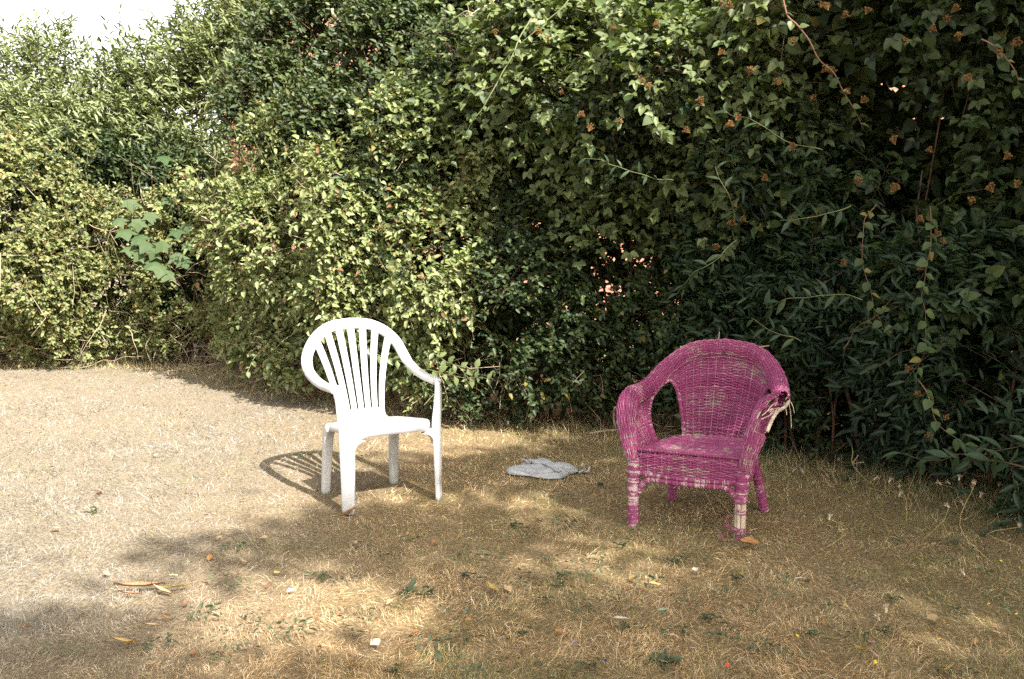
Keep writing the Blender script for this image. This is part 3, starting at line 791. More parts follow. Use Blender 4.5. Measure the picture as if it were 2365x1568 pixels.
def grow(P, D, length, per, leaf_len, ratio, palette, weights, leaves, twigs=None, twig_share=0.35, compound=False, up=0.55, ovate=True, jitter=0.5, singles=None, single_n=0, single_mesh=None, parent=None, twig_r=0.0022, size_var=0.35, spread=0.9, light=None):
    """shoots from P along D, each carrying `per` leaves; the largest ones become leaf objects of their own"""
    N = len(P); D = nrm(D); L = length * (0.6 + 0.8 * RNG.random(N))
    tt = (np.arange(per) + 0.4 + 0.6 * RNG.random((N, per))) / per
    drop = 0.35 * RNG.random((N, 1))
    pos = P[:, None, :] + D[:, None, :] * (tt * L[:, None])[..., None]
    pos[..., 2] -= (tt ** 2 * drop) * L[:, None]
    if twigs is not None:
        k = RNG.random(N) < twig_share; q = np.array([-0.35, 0.4, 1.0])
        TP = P[k][:, None, :] + D[k][:, None, :] * (q[None, :] * L[k][:, None])[..., None]; TP[..., 2] -= q[None, :] ** 2 * drop[k] * L[k][:, None]
        twigs.add(TP, np.array([1.3, 1.0, 0.4])[None, :] * np.full((k.sum(), 1), twig_r))
    # a frame round each shoot; leaves leave it alternately on either side
    s = nrm(np.cross(D, np.array([0.05, 0.02, 1.0]))); w = np.cross(s, D)
    ang = (np.arange(per) % 2) * math.pi + RNG.normal(0, jitter, (N, per)) + RNG.random((N, 1)) * 0.8
    side = s[:, None, :] * np.cos(ang)[..., None] + w[:, None, :] * np.sin(ang)[..., None]
    dd = nrm(side * spread + D[:, None, :] * (0.45 + 0.5 * tt)[..., None] + RNG.normal(0, 0.22, (N, per, 3)) + np.array([0, 0, -0.15]))
    nn = nrm(np.array([0.10, -0.26, 0.96]) * up + D[:, None, :] * (1 - up) + RNG.normal(0, 0.34, (N, per, 3)))
    p = pos.reshape(-1, 3); dd = dd.reshape(-1, 3); nn = nn.reshape(-1, 3)
    if compound:
        nn = nrm(nn - dd * np.sum(nn * dd, 1, keepdims=True)); b = np.cross(nn, dd)
        tip = p + dd * leaf_len * 0.55
        p = np.concatenate([tip, tip - dd * leaf_len * 0.12, tip - dd * leaf_len * 0.12])
        d2 = np.concatenate([dd, nrm(dd * 0.45 + b * 0.9), nrm(dd * 0.45 - b * 0.9)]); nn = np.concatenate([nn] * 3); dd = d2
    m = len(p)
    ln = leaf_len * (1 + size_var * (RNG.random(m) * 2 - 1))
    if compound: ln[m // 3:] *= 0.82
    col = pick(m, palette, weights)
    if single_n:
        # leaves nearest the lawn and outermost become objects
        sc = ln / leaf_len * (0.4 + RNG.random(m)); ok = np.where(singles(p))[0]
        idx = ok[np.argsort(-sc[ok])[:single_n]]
        for i in idx: place_leaf(single_mesh[i % len(single_mesh)], p[i], dd[i], nn[i], ln[i] * 1.08, parent)
        keep = np.ones(m, bool); keep[idx] = False
        p, dd, nn, ln, col = p[keep], dd[keep], nn[keep], ln[keep], col[keep]; m = len(p)
    leaves.add(p, dd, nn, ln, ln * ratio * (0.85 + 0.3 * RNG.random(m)), col, ovate=ovate)

# ------------------------------------------------------------------ the hedge's face as a swelling wall of growth
def bumpf(u, z, u0, z0, su, sz, a): return a * np.exp(-((u - u0) / su) ** 2 - ((z - z0) / sz) ** 2)
def hedge_off(u, z):
    q = np.stack([u, z, 0 * u], -1)
    f = np.interp(z, [-0.2, 0.0, 0.35, 0.8, 1.6, 2.6, 3.1, 3.6], [-0.22, -0.16, 0.0, 0.08, 0.10, 0.0, -0.25, -0.9])
    f = f + bumpf(u, z, 9.7, 1.35, 1.25, 0.75, 0.34) + bumpf(u, z, 8.6, 0.75, 0.7, 0.4, 0.20) + bumpf(u, z, 10.7, 1.6, 0.7, 0.5, 0.16)
    f = f + bumpf(u, z, 7.0, 2.5, 1.3, 0.5, 0.32) - bumpf(u, z, 7.6, 1.2, 0.8, 0.5, 0.16) - bumpf(u, z, 10.3, 2.75, 1.1, 0.5, 0.50) - bumpf(u, z, 11.6, 1.35, 0.40, 0.95, 1.15)
    f = f + bumpf(u, z, 13.9, 1.2, 1.1, 0.8, 0.22) - bumpf(u, z, 12.3, 0.4, 0.5, 0.4, 0.10)
    f = f + (vnoise(q, 1.1, 31) - 0.5) * 0.66 + (vnoise(q, 2.7, 32) - 0.5) * 0.44 + (vnoise(q, 6.5, 33) - 0.5) * 0.20
    return f
def hedge_point(u, z, depth):
    b = hedge_base(u); o = hedge_out(u); f = hedge_off(u, z) - depth
    p = np.concatenate([b + o * f[:, None], z[:, None]], 1)
    e = 0.05; du = (hedge_off(u + e, z) - hedge_off(u - e, z)) / (2 * e); dz = (hedge_off(u, z + e) - hedge_off(u, z - e)) / (2 * e)
    t = nrm(hedge_base(u + 0.2) - hedge_base(u - 0.2))
    o3 = np.concatenate([o, 0 * u[:, None]], 1); t3 = np.concatenate([t, 0 * u[:, None]], 1)
    return p, nrm(o3 - t3 * np.clip(du, -1.5, 1.5)[:, None] - np.array([0, 0, 1.0]) * np.clip(dz, -1.5, 1.5)[:, None])

def soft(u, z, box, s=0.25):
    """1 inside the box (u0, u1, z0, z1), fading over s metres, edges broken by noise"""
    q = np.stack([u, z, 0 * u + 3.3], -1); w = (vnoise(q, 1.9, 41) - 0.5) * 0.8
    u0, u1, z0, z1 = box
    return np.clip((u - u0 + w) / s, 0, 1) * np.clip((u1 - u + w) / s, 0, 1) * np.clip((z - z0 + w * 0.5) / s, 0, 1) * np.clip((z1 - z + w) / s, 0, 1)

def sample_hedge(n, boxes, hole_lo=0.30, hole_seed=51, hole_scale=2.6, depth_mean=0.10):
    u0 = min(b[0] for b in boxes) - 0.4; u1 = max(b[1] for b in boxes) + 0.4; z0 = max(0.02, min(b[2] for b in boxes) - 0.2); z1 = max(b[3] for b in boxes) + 0.4
    out_u, out_z = [], []; tot = 0
    while tot < n:
        u = u0 + (u1 - u0) * RNG.random(n * 2); z = z0 + (z1 - z0) * RNG.random(n * 2)
        w = np.max([soft(u, z, b) for b in boxes], axis=0)
        h = vnoise(np.stack([u, z, 0 * u + 7.7], -1), hole_scale, hole_seed)
        k = RNG.random(n * 2) < w * np.clip((h - hole_lo) / 0.22 + 0.06, 0.06, 1)
        out_u.append(u[k]); out_z.append(z[k]); tot += k.sum()
    u = np.concatenate(out_u)[:n]; z = np.concatenate(out_z)[:n]
    depth = RNG.exponential(depth_mean, n) - 0.05
    return u, z, depth

def plant(name, label, cat, u, z=0.0, depth=0.25, group=None):
    b = hedge_base(np.array([u]))[0] - hedge_out(np.array([u]))[0] * depth
    return thing(name, label, cat, (float(b[0]), float(b[1]), 0.0), 0.0, group)

def stems(root, us, heights, rad, depth=0.30, mat='bark', name='stem', wob=0.16):
    for u, h in zip(us, heights):
        n = 9; q = np.linspace(0, 1, n); zz = q * h
        uu = u + np.cumsum(RNG.normal(0, wob / 3, n)); dp = depth + np.cumsum(RNG.normal(0, 0.03, n))
        b = hedge_base(uu) - hedge_out(uu) * dp[:, None]
        P = np.concatenate([b, zz[:, None] - 0.02], 1) - np.array(root.location)
        mb = MB(); mb.tube(P, rad * (1 - 0.7 * q) * (0.7 + 0.6 * RNG.random()), 6); mb.build(name, M[mat], root)

def dead_twigs(root, n, u0, u1, z0, z1, ln=0.22, mat='dead_twig', name='dead_twigs', dep=0.02, r=0.0028):
    u = u0 + (u1 - u0) * RNG.random(n); z = z0 + (z1 - z0) * RNG.random(n) ** 1.3
    p, nn = hedge_point(u, z, RNG.normal(dep, 0.08, n))
    d = nrm(nn * 0.4 + RNG.normal(0, 0.7, (n, 3))); L = ln * (0.4 + 1.0 * RNG.random(n))
    q = np.array([0, 0.5, 1.0]); kink = RNG.normal(0, 0.14, (n, 1, 3)) * np.array([0, 1.0, 0.4])[None, :, None]
    TP = p[:, None, :] + (d[:, None, :] * q[None, :, None] + kink) * L[:, None, None]
    TP[..., 2] = np.maximum(TP[..., 2], 0.015)
    tw = Twigs(); tw.add(TP, np.array([1.0, 0.8, 0.4])[None, :] * np.full((n, 1), r) * (0.6 + 0.8 * RNG.random((n, 1))))
    tag(obj(name, tw.mesh(name, M[mat], np.array(root.location)), root), kind='stuff')

def hedge_plant(root, boxes, n, leaf_len, ratio, pal, wts, per=7, length=0.17, mat='leaf', fill=0.3, fill_scale=1.5, **kw):
    lv, tw = Leaves(), Twigs(); hk = {k: kw.pop(k) for k in ('hole_lo', 'hole_seed', 'hole_scale', 'depth_mean') if k in kw}
    ns = max(1, n // per // (3 if kw.get('compound') else 1))
    u, z, dp = sample_hedge(ns, boxes, **hk)
    P, N = hedge_point(u, z, dp)
    P[:, 2] = np.maximum(P[:, 2], 0.02)
    D = nrm(N * 0.75 + np.array([0, 0, 0.30]) + RNG.normal(0, 0.42, N.shape))
    grow(P, D, length, per, leaf_len, ratio, pal, wts, lv, tw, parent=root, **kw)
    if fill:
        nf = int(n * fill / per); u, z, _ = sample_hedge(nf, boxes, hole_lo=-1.0)
        P, N = hedge_point(u, z, 0.42 + 0.60 * RNG.random(nf))
        k2 = {k: v for k, v in kw.items() if k in ('ovate',)}
        grow(P, nrm(N * 0.3 + RNG.normal(0, 0.8, N.shape)), length, per, leaf_len * fill_scale, ratio * 1.1, pal, wts, lv, None, **k2)
    org = np.array(root.location)
    tag(obj('foliage', lv.mesh(name_of(root) + '_foliage', M[mat], org), root), kind='stuff')
    tag(obj('twigs', tw.mesh(name_of(root) + '_twigs', M['bark'], org), root), kind='stuff')
def name_of(o): return o.name.split('.')[0]
# ================================================================== the hedge, plant by plant
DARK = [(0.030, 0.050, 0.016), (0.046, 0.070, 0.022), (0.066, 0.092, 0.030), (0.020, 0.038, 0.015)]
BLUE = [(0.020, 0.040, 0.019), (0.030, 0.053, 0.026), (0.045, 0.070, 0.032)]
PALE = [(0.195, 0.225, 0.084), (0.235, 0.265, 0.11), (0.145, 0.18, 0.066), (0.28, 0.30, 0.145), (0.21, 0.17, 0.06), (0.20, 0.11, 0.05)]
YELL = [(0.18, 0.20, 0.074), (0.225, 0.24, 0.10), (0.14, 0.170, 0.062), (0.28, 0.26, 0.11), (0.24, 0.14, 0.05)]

# --- shrub with narrow leaves at the near end
A = plant('narrow_leaved_shrub', 'dark shrub with narrow blue green leaves reaching the grass beside the wicker armchair', 'shrub', 5.2)
hedge_plant(A, [(3.2, 6.75, 0.0, 1.35), (5.6, 7.0, 0.7, 1.9)], 24000, 0.078, 0.27, BLUE, [2, 2, 1], per=9, length=0.24, mat='leaf_glossy', ovate=False, fill=0.6,
            single_n=290, single_mesh=LEAF_LANCE, singles=lambda p: (p[:, 0] < 2.9), hole_lo=0.36, depth_mean=0.13)
stems(A, np.linspace(3.6, 6.8, 12), 1.2 + RNG.random(12), 0.014, 0.35)

# --- bramble above it
Bp = plant('bramble', 'tall bramble with big toothed leaves and brown flower clusters, in shade beyond the wicker armchair', 'bramble', 4.6, depth=0.4)
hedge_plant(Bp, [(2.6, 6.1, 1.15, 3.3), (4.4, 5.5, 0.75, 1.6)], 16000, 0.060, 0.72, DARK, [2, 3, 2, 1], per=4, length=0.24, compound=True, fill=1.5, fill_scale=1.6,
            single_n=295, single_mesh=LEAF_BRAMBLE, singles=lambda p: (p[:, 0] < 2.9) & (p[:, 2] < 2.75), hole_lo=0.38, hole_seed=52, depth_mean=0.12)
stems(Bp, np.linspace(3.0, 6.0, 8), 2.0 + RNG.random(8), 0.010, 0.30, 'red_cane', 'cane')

# --- bramble that spills over the top of the middle
Cp = plant('bramble', 'sunlit bramble spilling over the hedge top above the space between both chairs', 'bramble', 7.4, depth=0.45)
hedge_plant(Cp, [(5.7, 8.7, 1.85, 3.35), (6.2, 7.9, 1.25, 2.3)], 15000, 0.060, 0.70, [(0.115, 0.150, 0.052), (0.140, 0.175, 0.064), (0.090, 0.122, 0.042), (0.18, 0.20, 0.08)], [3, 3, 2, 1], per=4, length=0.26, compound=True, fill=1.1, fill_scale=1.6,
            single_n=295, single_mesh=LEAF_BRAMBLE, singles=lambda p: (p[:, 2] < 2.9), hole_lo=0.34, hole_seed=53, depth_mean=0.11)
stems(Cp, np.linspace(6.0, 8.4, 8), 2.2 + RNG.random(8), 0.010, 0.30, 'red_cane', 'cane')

# --- small dark leaves in the middle, gaps with a sunlit wall behind
Dp = plant('privet_bush', 'dense dark privet with small leaves and bright gaps, behind the grey cloth', 'shrub', 7.5)
hedge_plant(Dp, [(6.0, 8.9, 0.0, 1.7), (6.1, 8.7, 1.2, 2.3)], 44000, 0.040, 0.62, DARK + [(0.18, 0.14, 0.03)], [3, 4, 2, 2, 0.25], per=8, length=0.16, fill=0.62,
            hole_lo=0.34, hole_seed=54, depth_mean=0.12, single_n=200, single_mesh=LEAF_BRAMBLE, singles=lambda p: p[:, 2] < 1.8)
stems(Dp, np.linspace(6.3, 8.8, 16), 1.5 + RNG.random(16), 0.013, 0.35)
dead_twigs(Dp, 260, 6.4, 8.9, 0.02, 0.5)

# --- the swelling sunlit shrub behind the white chair
Ep = plant('spreading_shrub', 'big sunlit pale green shrub bulging out of the hedge behind the white chair', 'shrub', 9.8)
hedge_plant(Ep, [(8.0, 11.2, 0.12, 1.9), (8.0, 10.4, 1.6, 2.2)], 64000, 0.043, 0.60, PALE, [3, 3, 3, 1.3, 0.35, 0.40], per=8, size_var=0.5, length=0.17, fill=0.26, hole_lo=0.42, hole_seed=55, hole_scale=3.4, depth_mean=0.10,
            single_n=290, single_mesh=LEAF_OVATE, singles=lambda p: p[:, 2] < 2.4, jitter=0.6)
stems(Ep, np.linspace(8.2, 11.3, 18), 1.4 + RNG.random(18), 0.014, 0.38)
dead_twigs(Ep, 520, 8.1, 11.4, 0.03, 0.75)
dead_twigs(Ep, 120, 8.5, 11.2, 0.5, 1.9, ln=0.3)

# --- darker growth above it
Fp = plant('elder_bush', 'tall mid green bush rising above the sunlit shrub with a bare grey branch', 'shrub', 10.0, depth=0.6)
hedge_plant(Fp, [(8.3, 11.3, 2.0, 3.7)], 36000, 0.050, 0.55, [(0.048, 0.072, 0.024), (0.072, 0.096, 0.032), (0.034, 0.055, 0.02), (0.13, 0.14, 0.055)], [3, 3, 2, 0.7], per=7, length=0.2, fill=0.3, hole_lo=0.40, hole_scale=3.0, hole_seed=56, depth_mean=0.2)
stems(Fp, np.linspace(8.5, 11.6, 12), 2.6 + RNG.random(12), 0.018, 0.55)

# --- low small-leaved hedge on the left
Gp = plant('small_leaved_hedge', 'rounded sunlit hedge of tiny yellow green leaves at the far left of the lawn', 'hedge', 14.0)
hedge_plant(Gp, [(11.5, 16.6, 0.0, 0.9), (12.1, 16.6, 0.5, 1.75), (13.2, 16.6, 1.5, 2.2)], 74000, 0.037, 0.66, YELL, [3, 3, 3, 1, 0.5], per=9, length=0.14, fill=0.22, fill_scale=2.0, hole_lo=0.32, hole_scale=3.2, hole_seed=57, depth_mean=0.09, twig_share=0.2)
stems(Gp, np.linspace(11.8, 15.6, 18), 0.9 + 0.8 * RNG.random(18), 0.013, 0.22)
dead_twigs(Gp, 700, 11.7, 15.5, 0.02, 0.55, ln=0.24, r=0.0034)
dead_twigs(Gp, 90, 11.8, 15.0, 0.8, 1.9, ln=0.5, r=0.0035)

# --- tall willow-leaved trees behind the left hedge
def lobes_tree(name, label, base, lobe_list, n, leaf_len, ratio, pal, wts, per, length, stem_tops, stem_r, ovate=False, mat='leaf', cat='tree', up=0.35, fill_in=0.35):
    root = thing(name, label, cat, base)
    lv, tw = Leaves(), Twigs(); lo = np.array(lobe_list, float); vol = lo[:, 3] * lo[:, 4] + lo[:, 4] * lo[:, 5]
    ns = n // per; k = RNG.choice(len(lo), ns, p=vol / vol.sum())
    v = nrm(RNG.normal(0, 1, (ns, 3))); rr = 1 - np.abs(RNG.normal(0, fill_in, ns)); rr = np.clip(rr, 0.05, 1)[:, None] * (0.82 + 0.36 * vnoise(v * 1.7 + k[:, None] * 3.1, 1.6, 71))[:, None]
    P = lo[k, :3] + v * lo[k, 3:] * rr
    D = nrm(v * 0.7 + np.array([0, 0, 0.75]) + RNG.normal(0, 0.35, (ns, 3)))
    grow(P, D, length, per, leaf_len, ratio, pal, wts, lv, tw, ovate=ovate, up=up, spread=0.7)
    org = np.array(root.location)
    crown = tag(obj('crown', lv.mesh(name + '_crown', M[mat], org), root), kind='stuff')
    tag(obj('twigs', tw.mesh(name + '_twigs', M['bark'], org), root), kind='stuff')
    for (bx, by, tx, ty, tz) in stem_tops:
        q = np.linspace(0, 1, 9)[:, None]; a = np.array([bx, by, -0.02]); b = np.array([tx, ty, tz])
        P = a * (1 - q) + b * q + np.concatenate([RNG.normal(0, 0.05, (9, 2)), np.zeros((9, 1))], 1) * np.sin(q * math.pi)
        mb = MB(); mb.tube(P - org, stem_r * (1.1 - 0.8 * q[:, 0]), 6); mb.build('trunk', M['bark'], root)
    return root
WILL = [(0.17, 0.20, 0.080), (0.215, 0.245, 0.115), (0.12, 0.15, 0.056), (0.25, 0.28, 0.15)]
def L(px, py, Y, rx, ry=None, rz=None):
    c = atf(px, py, Y); return (c[0], c[1], c[2], rx, ry or rx, rz or rx)
Hp = lobes_tree('willow_leaved_tree', 'tall willow leaved tree behind the left hedge, sky between its dark stems', (-3.1, 11.4, 0),
    [L(330, 225, 10.8, 0.45, 0.5, 0.42), L(430, 190, 10.9, 0.45, 0.5, 0.45), L(510, 110, 11.0, 0.50, 0.5, 0.5), L(260, 270, 10.7, 0.40, 0.45, 0.38), L(360, 330, 10.6, 0.5, 0.4, 0.30), L(610, 60, 10.9, 0.5, 0.5, 0.5), L(560, 200, 10.8, 0.4, 0.4, 0.4), L(420, 400, 10.5, 0.45, 0.3, 0.45), L(480, 480, 10.4, 0.35, 0.3, 0.5)],
    19000, 0.090, 0.26, WILL, [3, 3, 2, 1], 10, 0.34,
    [(-3.5 + 0.16 * i, 11.2 + 0.25 * RNG.random(), -4.1 + 0.27 * i, 11.4, 2.7 + 0.9 * RNG.random()) for i in range(11)], 0.024)
Ip = lobes_tree('willow_leaved_tree', 'smaller willow leaved tree at the far left below open sky', (-5.1, 11.5, 0),
    [L(135, 150, 11.0, 0.28, 0.35, 0.36), L(40, 168, 11.0, 0.4, 0.4, 0.30), L(235, 360, 10.5, 0.5, 0.4, 0.30), L(120, 380, 10.5, 0.6, 0.4, 0.3), L(150, 270, 10.8, 0.5, 0.4, 0.30), L(20, 290, 10.8, 0.6, 0.4, 0.32), L(-120, 230, 10.9, 0.6, 0.5, 0.5), L(100, 330, 10.6, 0.7, 0.4, 0.25)],
    14000, 0.080, 0.28, WILL, [3, 3, 1.5, 1], 9, 0.30,
    [(-5.8 + 0.3 * i, 11.3, -6.1 + 0.37 * i, 11.4, 2.4 + 0.7 * RNG.random()) for i in range(6)], 0.022)

Jp = lobes_tree('shade_fill_shrub', 'added dark leafy shrub standing in for shade in the hollow behind the lobed sapling', (-3.4, 10.8, 0),  # added shrub, its dark leaf colour gives the hollow its shade
    [L(420, 420, 10.2, 0.35, 0.35, 0.35), L(450, 520, 10.0, 0.32, 0.35, 0.40), L(430, 640, 9.9, 0.35, 0.35, 0.40), L(330, 400, 10.3, 0.5, 0.3, 0.28), L(230, 380, 10.3, 0.5, 0.3, 0.25), L(120, 390, 10.3, 0.5, 0.3, 0.25), L(20, 400, 10.3, 0.5, 0.3, 0.25), L(420, 740, 9.9, 0.4, 0.3, 0.35), L(300, 520, 10.3, 0.6, 0.25, 0.5), L(120, 540, 10.3, 0.7, 0.25, 0.5), L(250, 700, 10.3, 0.7, 0.25, 0.4)],
    20000, 0.060, 0.50, DARK, [2, 3, 2, 2], 7, 0.22, [(-3.5 + 0.2 * i, 10.5, -3.6 + 0.22 * i, 10.5, 1.5 + 0.5 * RNG.random()) for i in range(5)], 0.02, ovate=True, cat='shrub')

# --- upright leafy shoots that stand out of the sunlit shrub
def upright_shoot(px, py, Y, h, lean, label=None, root=None, mesh=None, size=0.055, n=26):
    tip = atf(px, py, Y); base = tip + np.array([lean, 0.05, -h])
    r = root or thing('leafy_shoot', label, 'shoot', tuple(base), 0.0, 'upright shoots on the sunlit shrub')
    org = np.array(r.location)
    P = spline(np.array([base, base * 0.5 + tip * 0.5 + np.array([lean * 0.12, 0, 0.02]), tip]), 14)
    mb = MB(); mb.tube(P - org, np.linspace(0.0045, 0.0015, 14), 5); mb.build('stem', M['green_stem'], r)
    for i in range(n):
        q = 0.12 + 0.88 * (i / n) ** 0.9; k = q * 13; a = int(min(k, 12)); p = P[a] * (1 - (k - a)) + P[a + 1] * (k - a)
        ang = i * 2.4 + RNG.random() * 0.6; d = np.array([math.cos(ang), math.sin(ang), 0.10 - 0.35 * (1 - q)]); nn_ = np.array([0.2 * RNG.normal(), 0.2 * RNG.normal() - 0.15, 1.0])
        place_leaf((mesh or LEAF_LANCE_PALE)[i % 2], p, d, nn_, size * (1.1 - 0.5 * q) * (0.8 + 0.4 * RNG.random()), r)
    return r
LEAF_LANCE_PALE = [big_leaf('pale_lance_leaf', np.array(h), M['pale_leaf'], 0.0, 0.35, 0.35) for h in ([0, 0.07, 0.14, 0.15, 0.12, 0.06, 0], [0, 0.08, 0.16, 0.17, 0.13, 0.06, 0])]
SH = 'slender upright leafy shoot standing out of the sunlit shrub against dark growth'
for px, py, Y, h, ln_ in ((540, 300, 7.9, 0.75, 0.22), (575, 300, 7.8, 0.7, 0.24), (600, 285, 7.8, 0.75, 0.20), (555, 350, 7.7, 0.6, 0.20), (655, 195, 7.9, 0.85, 0.12), (690, 325, 7.6, 0.5, 0.05), (520, 400, 7.7, 0.6, 0.2), (625, 330, 7.6, 0.55, 0.14), (575, 390, 7.5, 0.5, 0.16), (495, 455, 7.9, 0.5, 0.16)):
    upright_shoot(px, py, Y, h, ln_, SH)

# --- sapling with big lobed leaves
def maple_leaf_mesh():
    pts = []
    for a, r in ((-150, .42), (-120, .55), (-95, .40), (-62, .82), (-38, .52), (0, 1.0), (38, .52), (62, .82), (95, .40), (120, .55), (150, .42)):
        pts.append((r * math.sin(R(a)), 0.30 + r * 0.70 * math.cos(R(a)), -0.20 * r * r + 0.05))
    V = [(0, 0.30, 0.05), (0, 0.0, 0.0)] + pts; n = len(pts); F = [[0, 2 + i + 1, 2 + i] for i in range(n - 1)] + [[0, 1, 2 + n - 1], [0, 2, 1]]
    return poly_mesh('maple_leaf', V, F, M['maple_leaf'], False)
MAPLE = maple_leaf_mesh()
b0 = atf(400, 845, 9.5)
Sp = thing('maple_sapling', 'sapling with large pale lobed leaves where the left hedge meets the big shrub', 'sapling', (float(b0[0]), float(b0[1]) + 0.3, 0.0))
org = np.array(Sp.location)
for tip in (atf(330, 520, 9.2), atf(420, 570, 9.0), atf(300, 450, 9.4), atf(400, 450, 9.4), atf(375, 620, 9.0)):
    P = spline(np.array([org, org * 0.4 + tip * 0.6 + np.array([0.05, 0.25, 0.12]), tip]), 12)
    mb = MB(); mb.tube(P - org, np.linspace(0.012, 0.003, 12), 6); mb.build('stem', M['bark'], Sp)
for px, py, Y, s_ in ((285, 530, 9.15, .16), (315, 545, 9.1, .15), (345, 560, 9.05, .15), (362, 575, 9.0, .13), (385, 560, 9.0, .15), (405, 585, 8.95, .15), (420, 600, 8.95, .13), (372, 612, 8.95, .17), (392, 625, 8.95, .15), (350, 600, 9.0, .14),
                      (330, 585, 9.05, .12), (300, 570, 9.1, .13), (430, 560, 9.0, .12), (300, 460, 9.35, .14), (345, 490, 9.25, .13), (385, 455, 9.45, .14), (375, 360, 9.6, .14), (440, 520, 9.2, .12), (320, 505, 9.2, .14), (270, 505, 9.25, .13), (405, 530, 9.1, .13)):
    p = atf(px, py, Y); a = RNG.random() * 6.28
    place_leaf(MAPLE, p, np.array([0.55 * math.cos(a), -0.45 + 0.2 * math.sin(a), -0.55]), np.array([0.1 * RNG.normal() + 0.25, -0.75, 0.65]), s_, Sp)

# ------------------------------------------------------------------ bramble canes that arch clear of the leaves, with their leaves
def cane(root, pts, r0, mat, leaf_meshes, step=0.07, size=0.05, name='cane', side=0.8, leaves=True):
    P = spline(np.array([atf(*q) for q in pts]), 40); P = P + (np.stack([vnoise(P + 9.1 * k_, 9.0, 95 + k_) for k_ in range(3)], 1) - 0.5) * 0.045; r0 = r0 * 0.72; org = np.array(root.location)
    mb = MB(); mb.tube(P - org, np.linspace(r0, r0 * 0.35, 40), 6); mb.build(name, M[mat], root)
    if not leaves: return
    Ls = np.concatenate([[0], np.cumsum(np.linalg.norm(np.diff(P, axis=0), axis=1))]); k = 0; s = step
    while s < Ls[-1]:
        i = int(np.searchsorted(Ls, s)); i = min(i, 38); t = P[i + 1] - P[i]; t = t / np.linalg.norm(t)
        sd = 1 if k % 2 else -1
        lat = np.cross(t, [0, -1, 0]); d = lat * sd * side + t * 0.5 + RNG.normal(0, 0.2, 3) + np.array([0, -0.15, 0])
        nv = np.array([0.1, -0.65, 0.75]) + RNG.normal(0, 0.25, 3)
        place_leaf(leaf_meshes[k % 2], P[i], d, nv, size * (0.7 + 0.5 * RNG.random()), root); k += 1; s += step * (0.7 + 0.6 * RNG.random())
cane(Cp, [(1225, 40, 5.9), (1180, 130, 5.75), (1120, 230, 5.7), (1070, 320, 5.75), (1040, 375, 5.9)], 0.0060, 'green_stem', LEAF_BRAMBLE, 0.09, 0.045)
cane(Cp, [(1320, 0, 5.8), (1225, 80, 5.8), (1160, 150, 5.85)], 0.006, 'green_stem', LEAF_OVATE, 0.10, 0.05)
cane(Bp, [(1810, 0, 4.7), (1850, 80, 4.6), (1910, 160, 4.6), (1960, 230, 4.65), (1990, 300, 4.75)], 0.0060, 'red_cane', LEAF_BRAMBLE, 0.06, 0.042)
cane(Bp, [(2260, 90, 4.2), (2310, 130, 4.15), (2345, 180, 4.15), (2355, 215, 4.2)], 0.0045, 'red_cane', LEAF_BRAMBLE, 0.05, 0.035)
cane(Bp, [(2030, 470, 4.5), (1995, 530, 4.4), (1990, 600, 4.4), (2010, 680, 4.42), (2030, 760, 4.5)], 0.0030, 'red_cane', LEAF_BRAMBLE, 0.05, 0.045)
cane(Bp, [(2140, 480, 4.3), (2145, 600, 4.25), (2135, 720, 4.25), (2120, 860, 4.3)], 0.0026, 'red_cane', LEAF_BRAMBLE, 0.04, 0.055)
cane(Bp, [(1940, 800, 4.6), (2010, 730, 4.5), (2050, 690, 4.5)], 0.0032, 'red_cane', LEAF_BRAMBLE, 0.05, 0.04)
cane(Bp, [(2120, 880, 4.3), (2160, 960, 4.2), (2230, 1030, 4.15)], 0.0032, 'red_cane', LEAF_BRAMBLE, 0.05, 0.055)
cane(Ap := A, [(1900, 350, 4.95), (1820, 330, 4.9), (1740, 280, 5.0), (1660, 250, 5.2)], 0.0035, 'green_stem', LEAF_LANCE, 0.05, 0.070)
cane(A, [(1560, 420, 5.5), (1470, 395, 5.35), (1390, 375, 5.3), (1340, 370, 5.35)], 0.0032, 'green_stem', LEAF_LANCE, 0.05, 0.062)
cane(A, [(1690, 500, 5.1), (1675, 440, 5.0), (1650, 390, 5.05)], 0.0040, 'green_stem', LEAF_LANCE, 0.05, 0.075)
cane(A, [(2364, 1075, 3.75), (2300, 1060, 3.85), (2230, 1055, 4.0), (2150, 1060, 4.2), (2060, 1050, 4.45)], 0.0045, 'bark', LEAF_LANCE, 0.040, 0.090)
cane(A, [(2420, 1000, 3.7), (2350, 1030, 3.75), (2290, 1045, 3.8)], 0.0040, 'bark', LEAF_LANCE, 0.045, 0.085)
cane(A, [(1990, 690, 4.75), (1900, 680, 4.7), (1820, 690, 4.75), (1760, 705, 4.85)], 0.0040, 'green_stem', LEAF_LANCE, 0.045, 0.085)
cane(A, [(1960, 470, 4.8), (1880, 500, 4.75), (1800, 510, 4.8)], 0.0040, 'green_stem', LEAF_LANCE, 0.045, 0.085)
cane(A, [(1700, 560, 5.0), (1630, 610, 4.95), (1560, 680, 5.1)], 0.0040, 'green_stem', LEAF_LANCE, 0.045, 0.080)
cane(A, [(1850, 790, 4.8), (1790, 770, 4.75), (1735, 740, 4.85)], 0.0040, 'green_stem', LEAF_LANCE, 0.045, 0.080)
cane(Ep, [(760, 720, 7.0), (850, 810, 6.7), (960, 850, 6.5), (1050, 865, 6.4), (1140, 875, 6.4)], 0.0050, 'green_stem', LEAF_OVATE, 0.045, 0.065)
cane(Ep, [(930, 780, 6.7), (1020, 830, 6.45), (1110, 850, 6.35)], 0.0045, 'green_stem', LEAF_OVATE, 0.045, 0.065)
cane(Ep, [(560, 790, 8.0), (600, 800, 7.7), (570, 860, 7.5)], 0.0040, 'dead_twig', LEAF_OVATE, 0.06, 0.05)
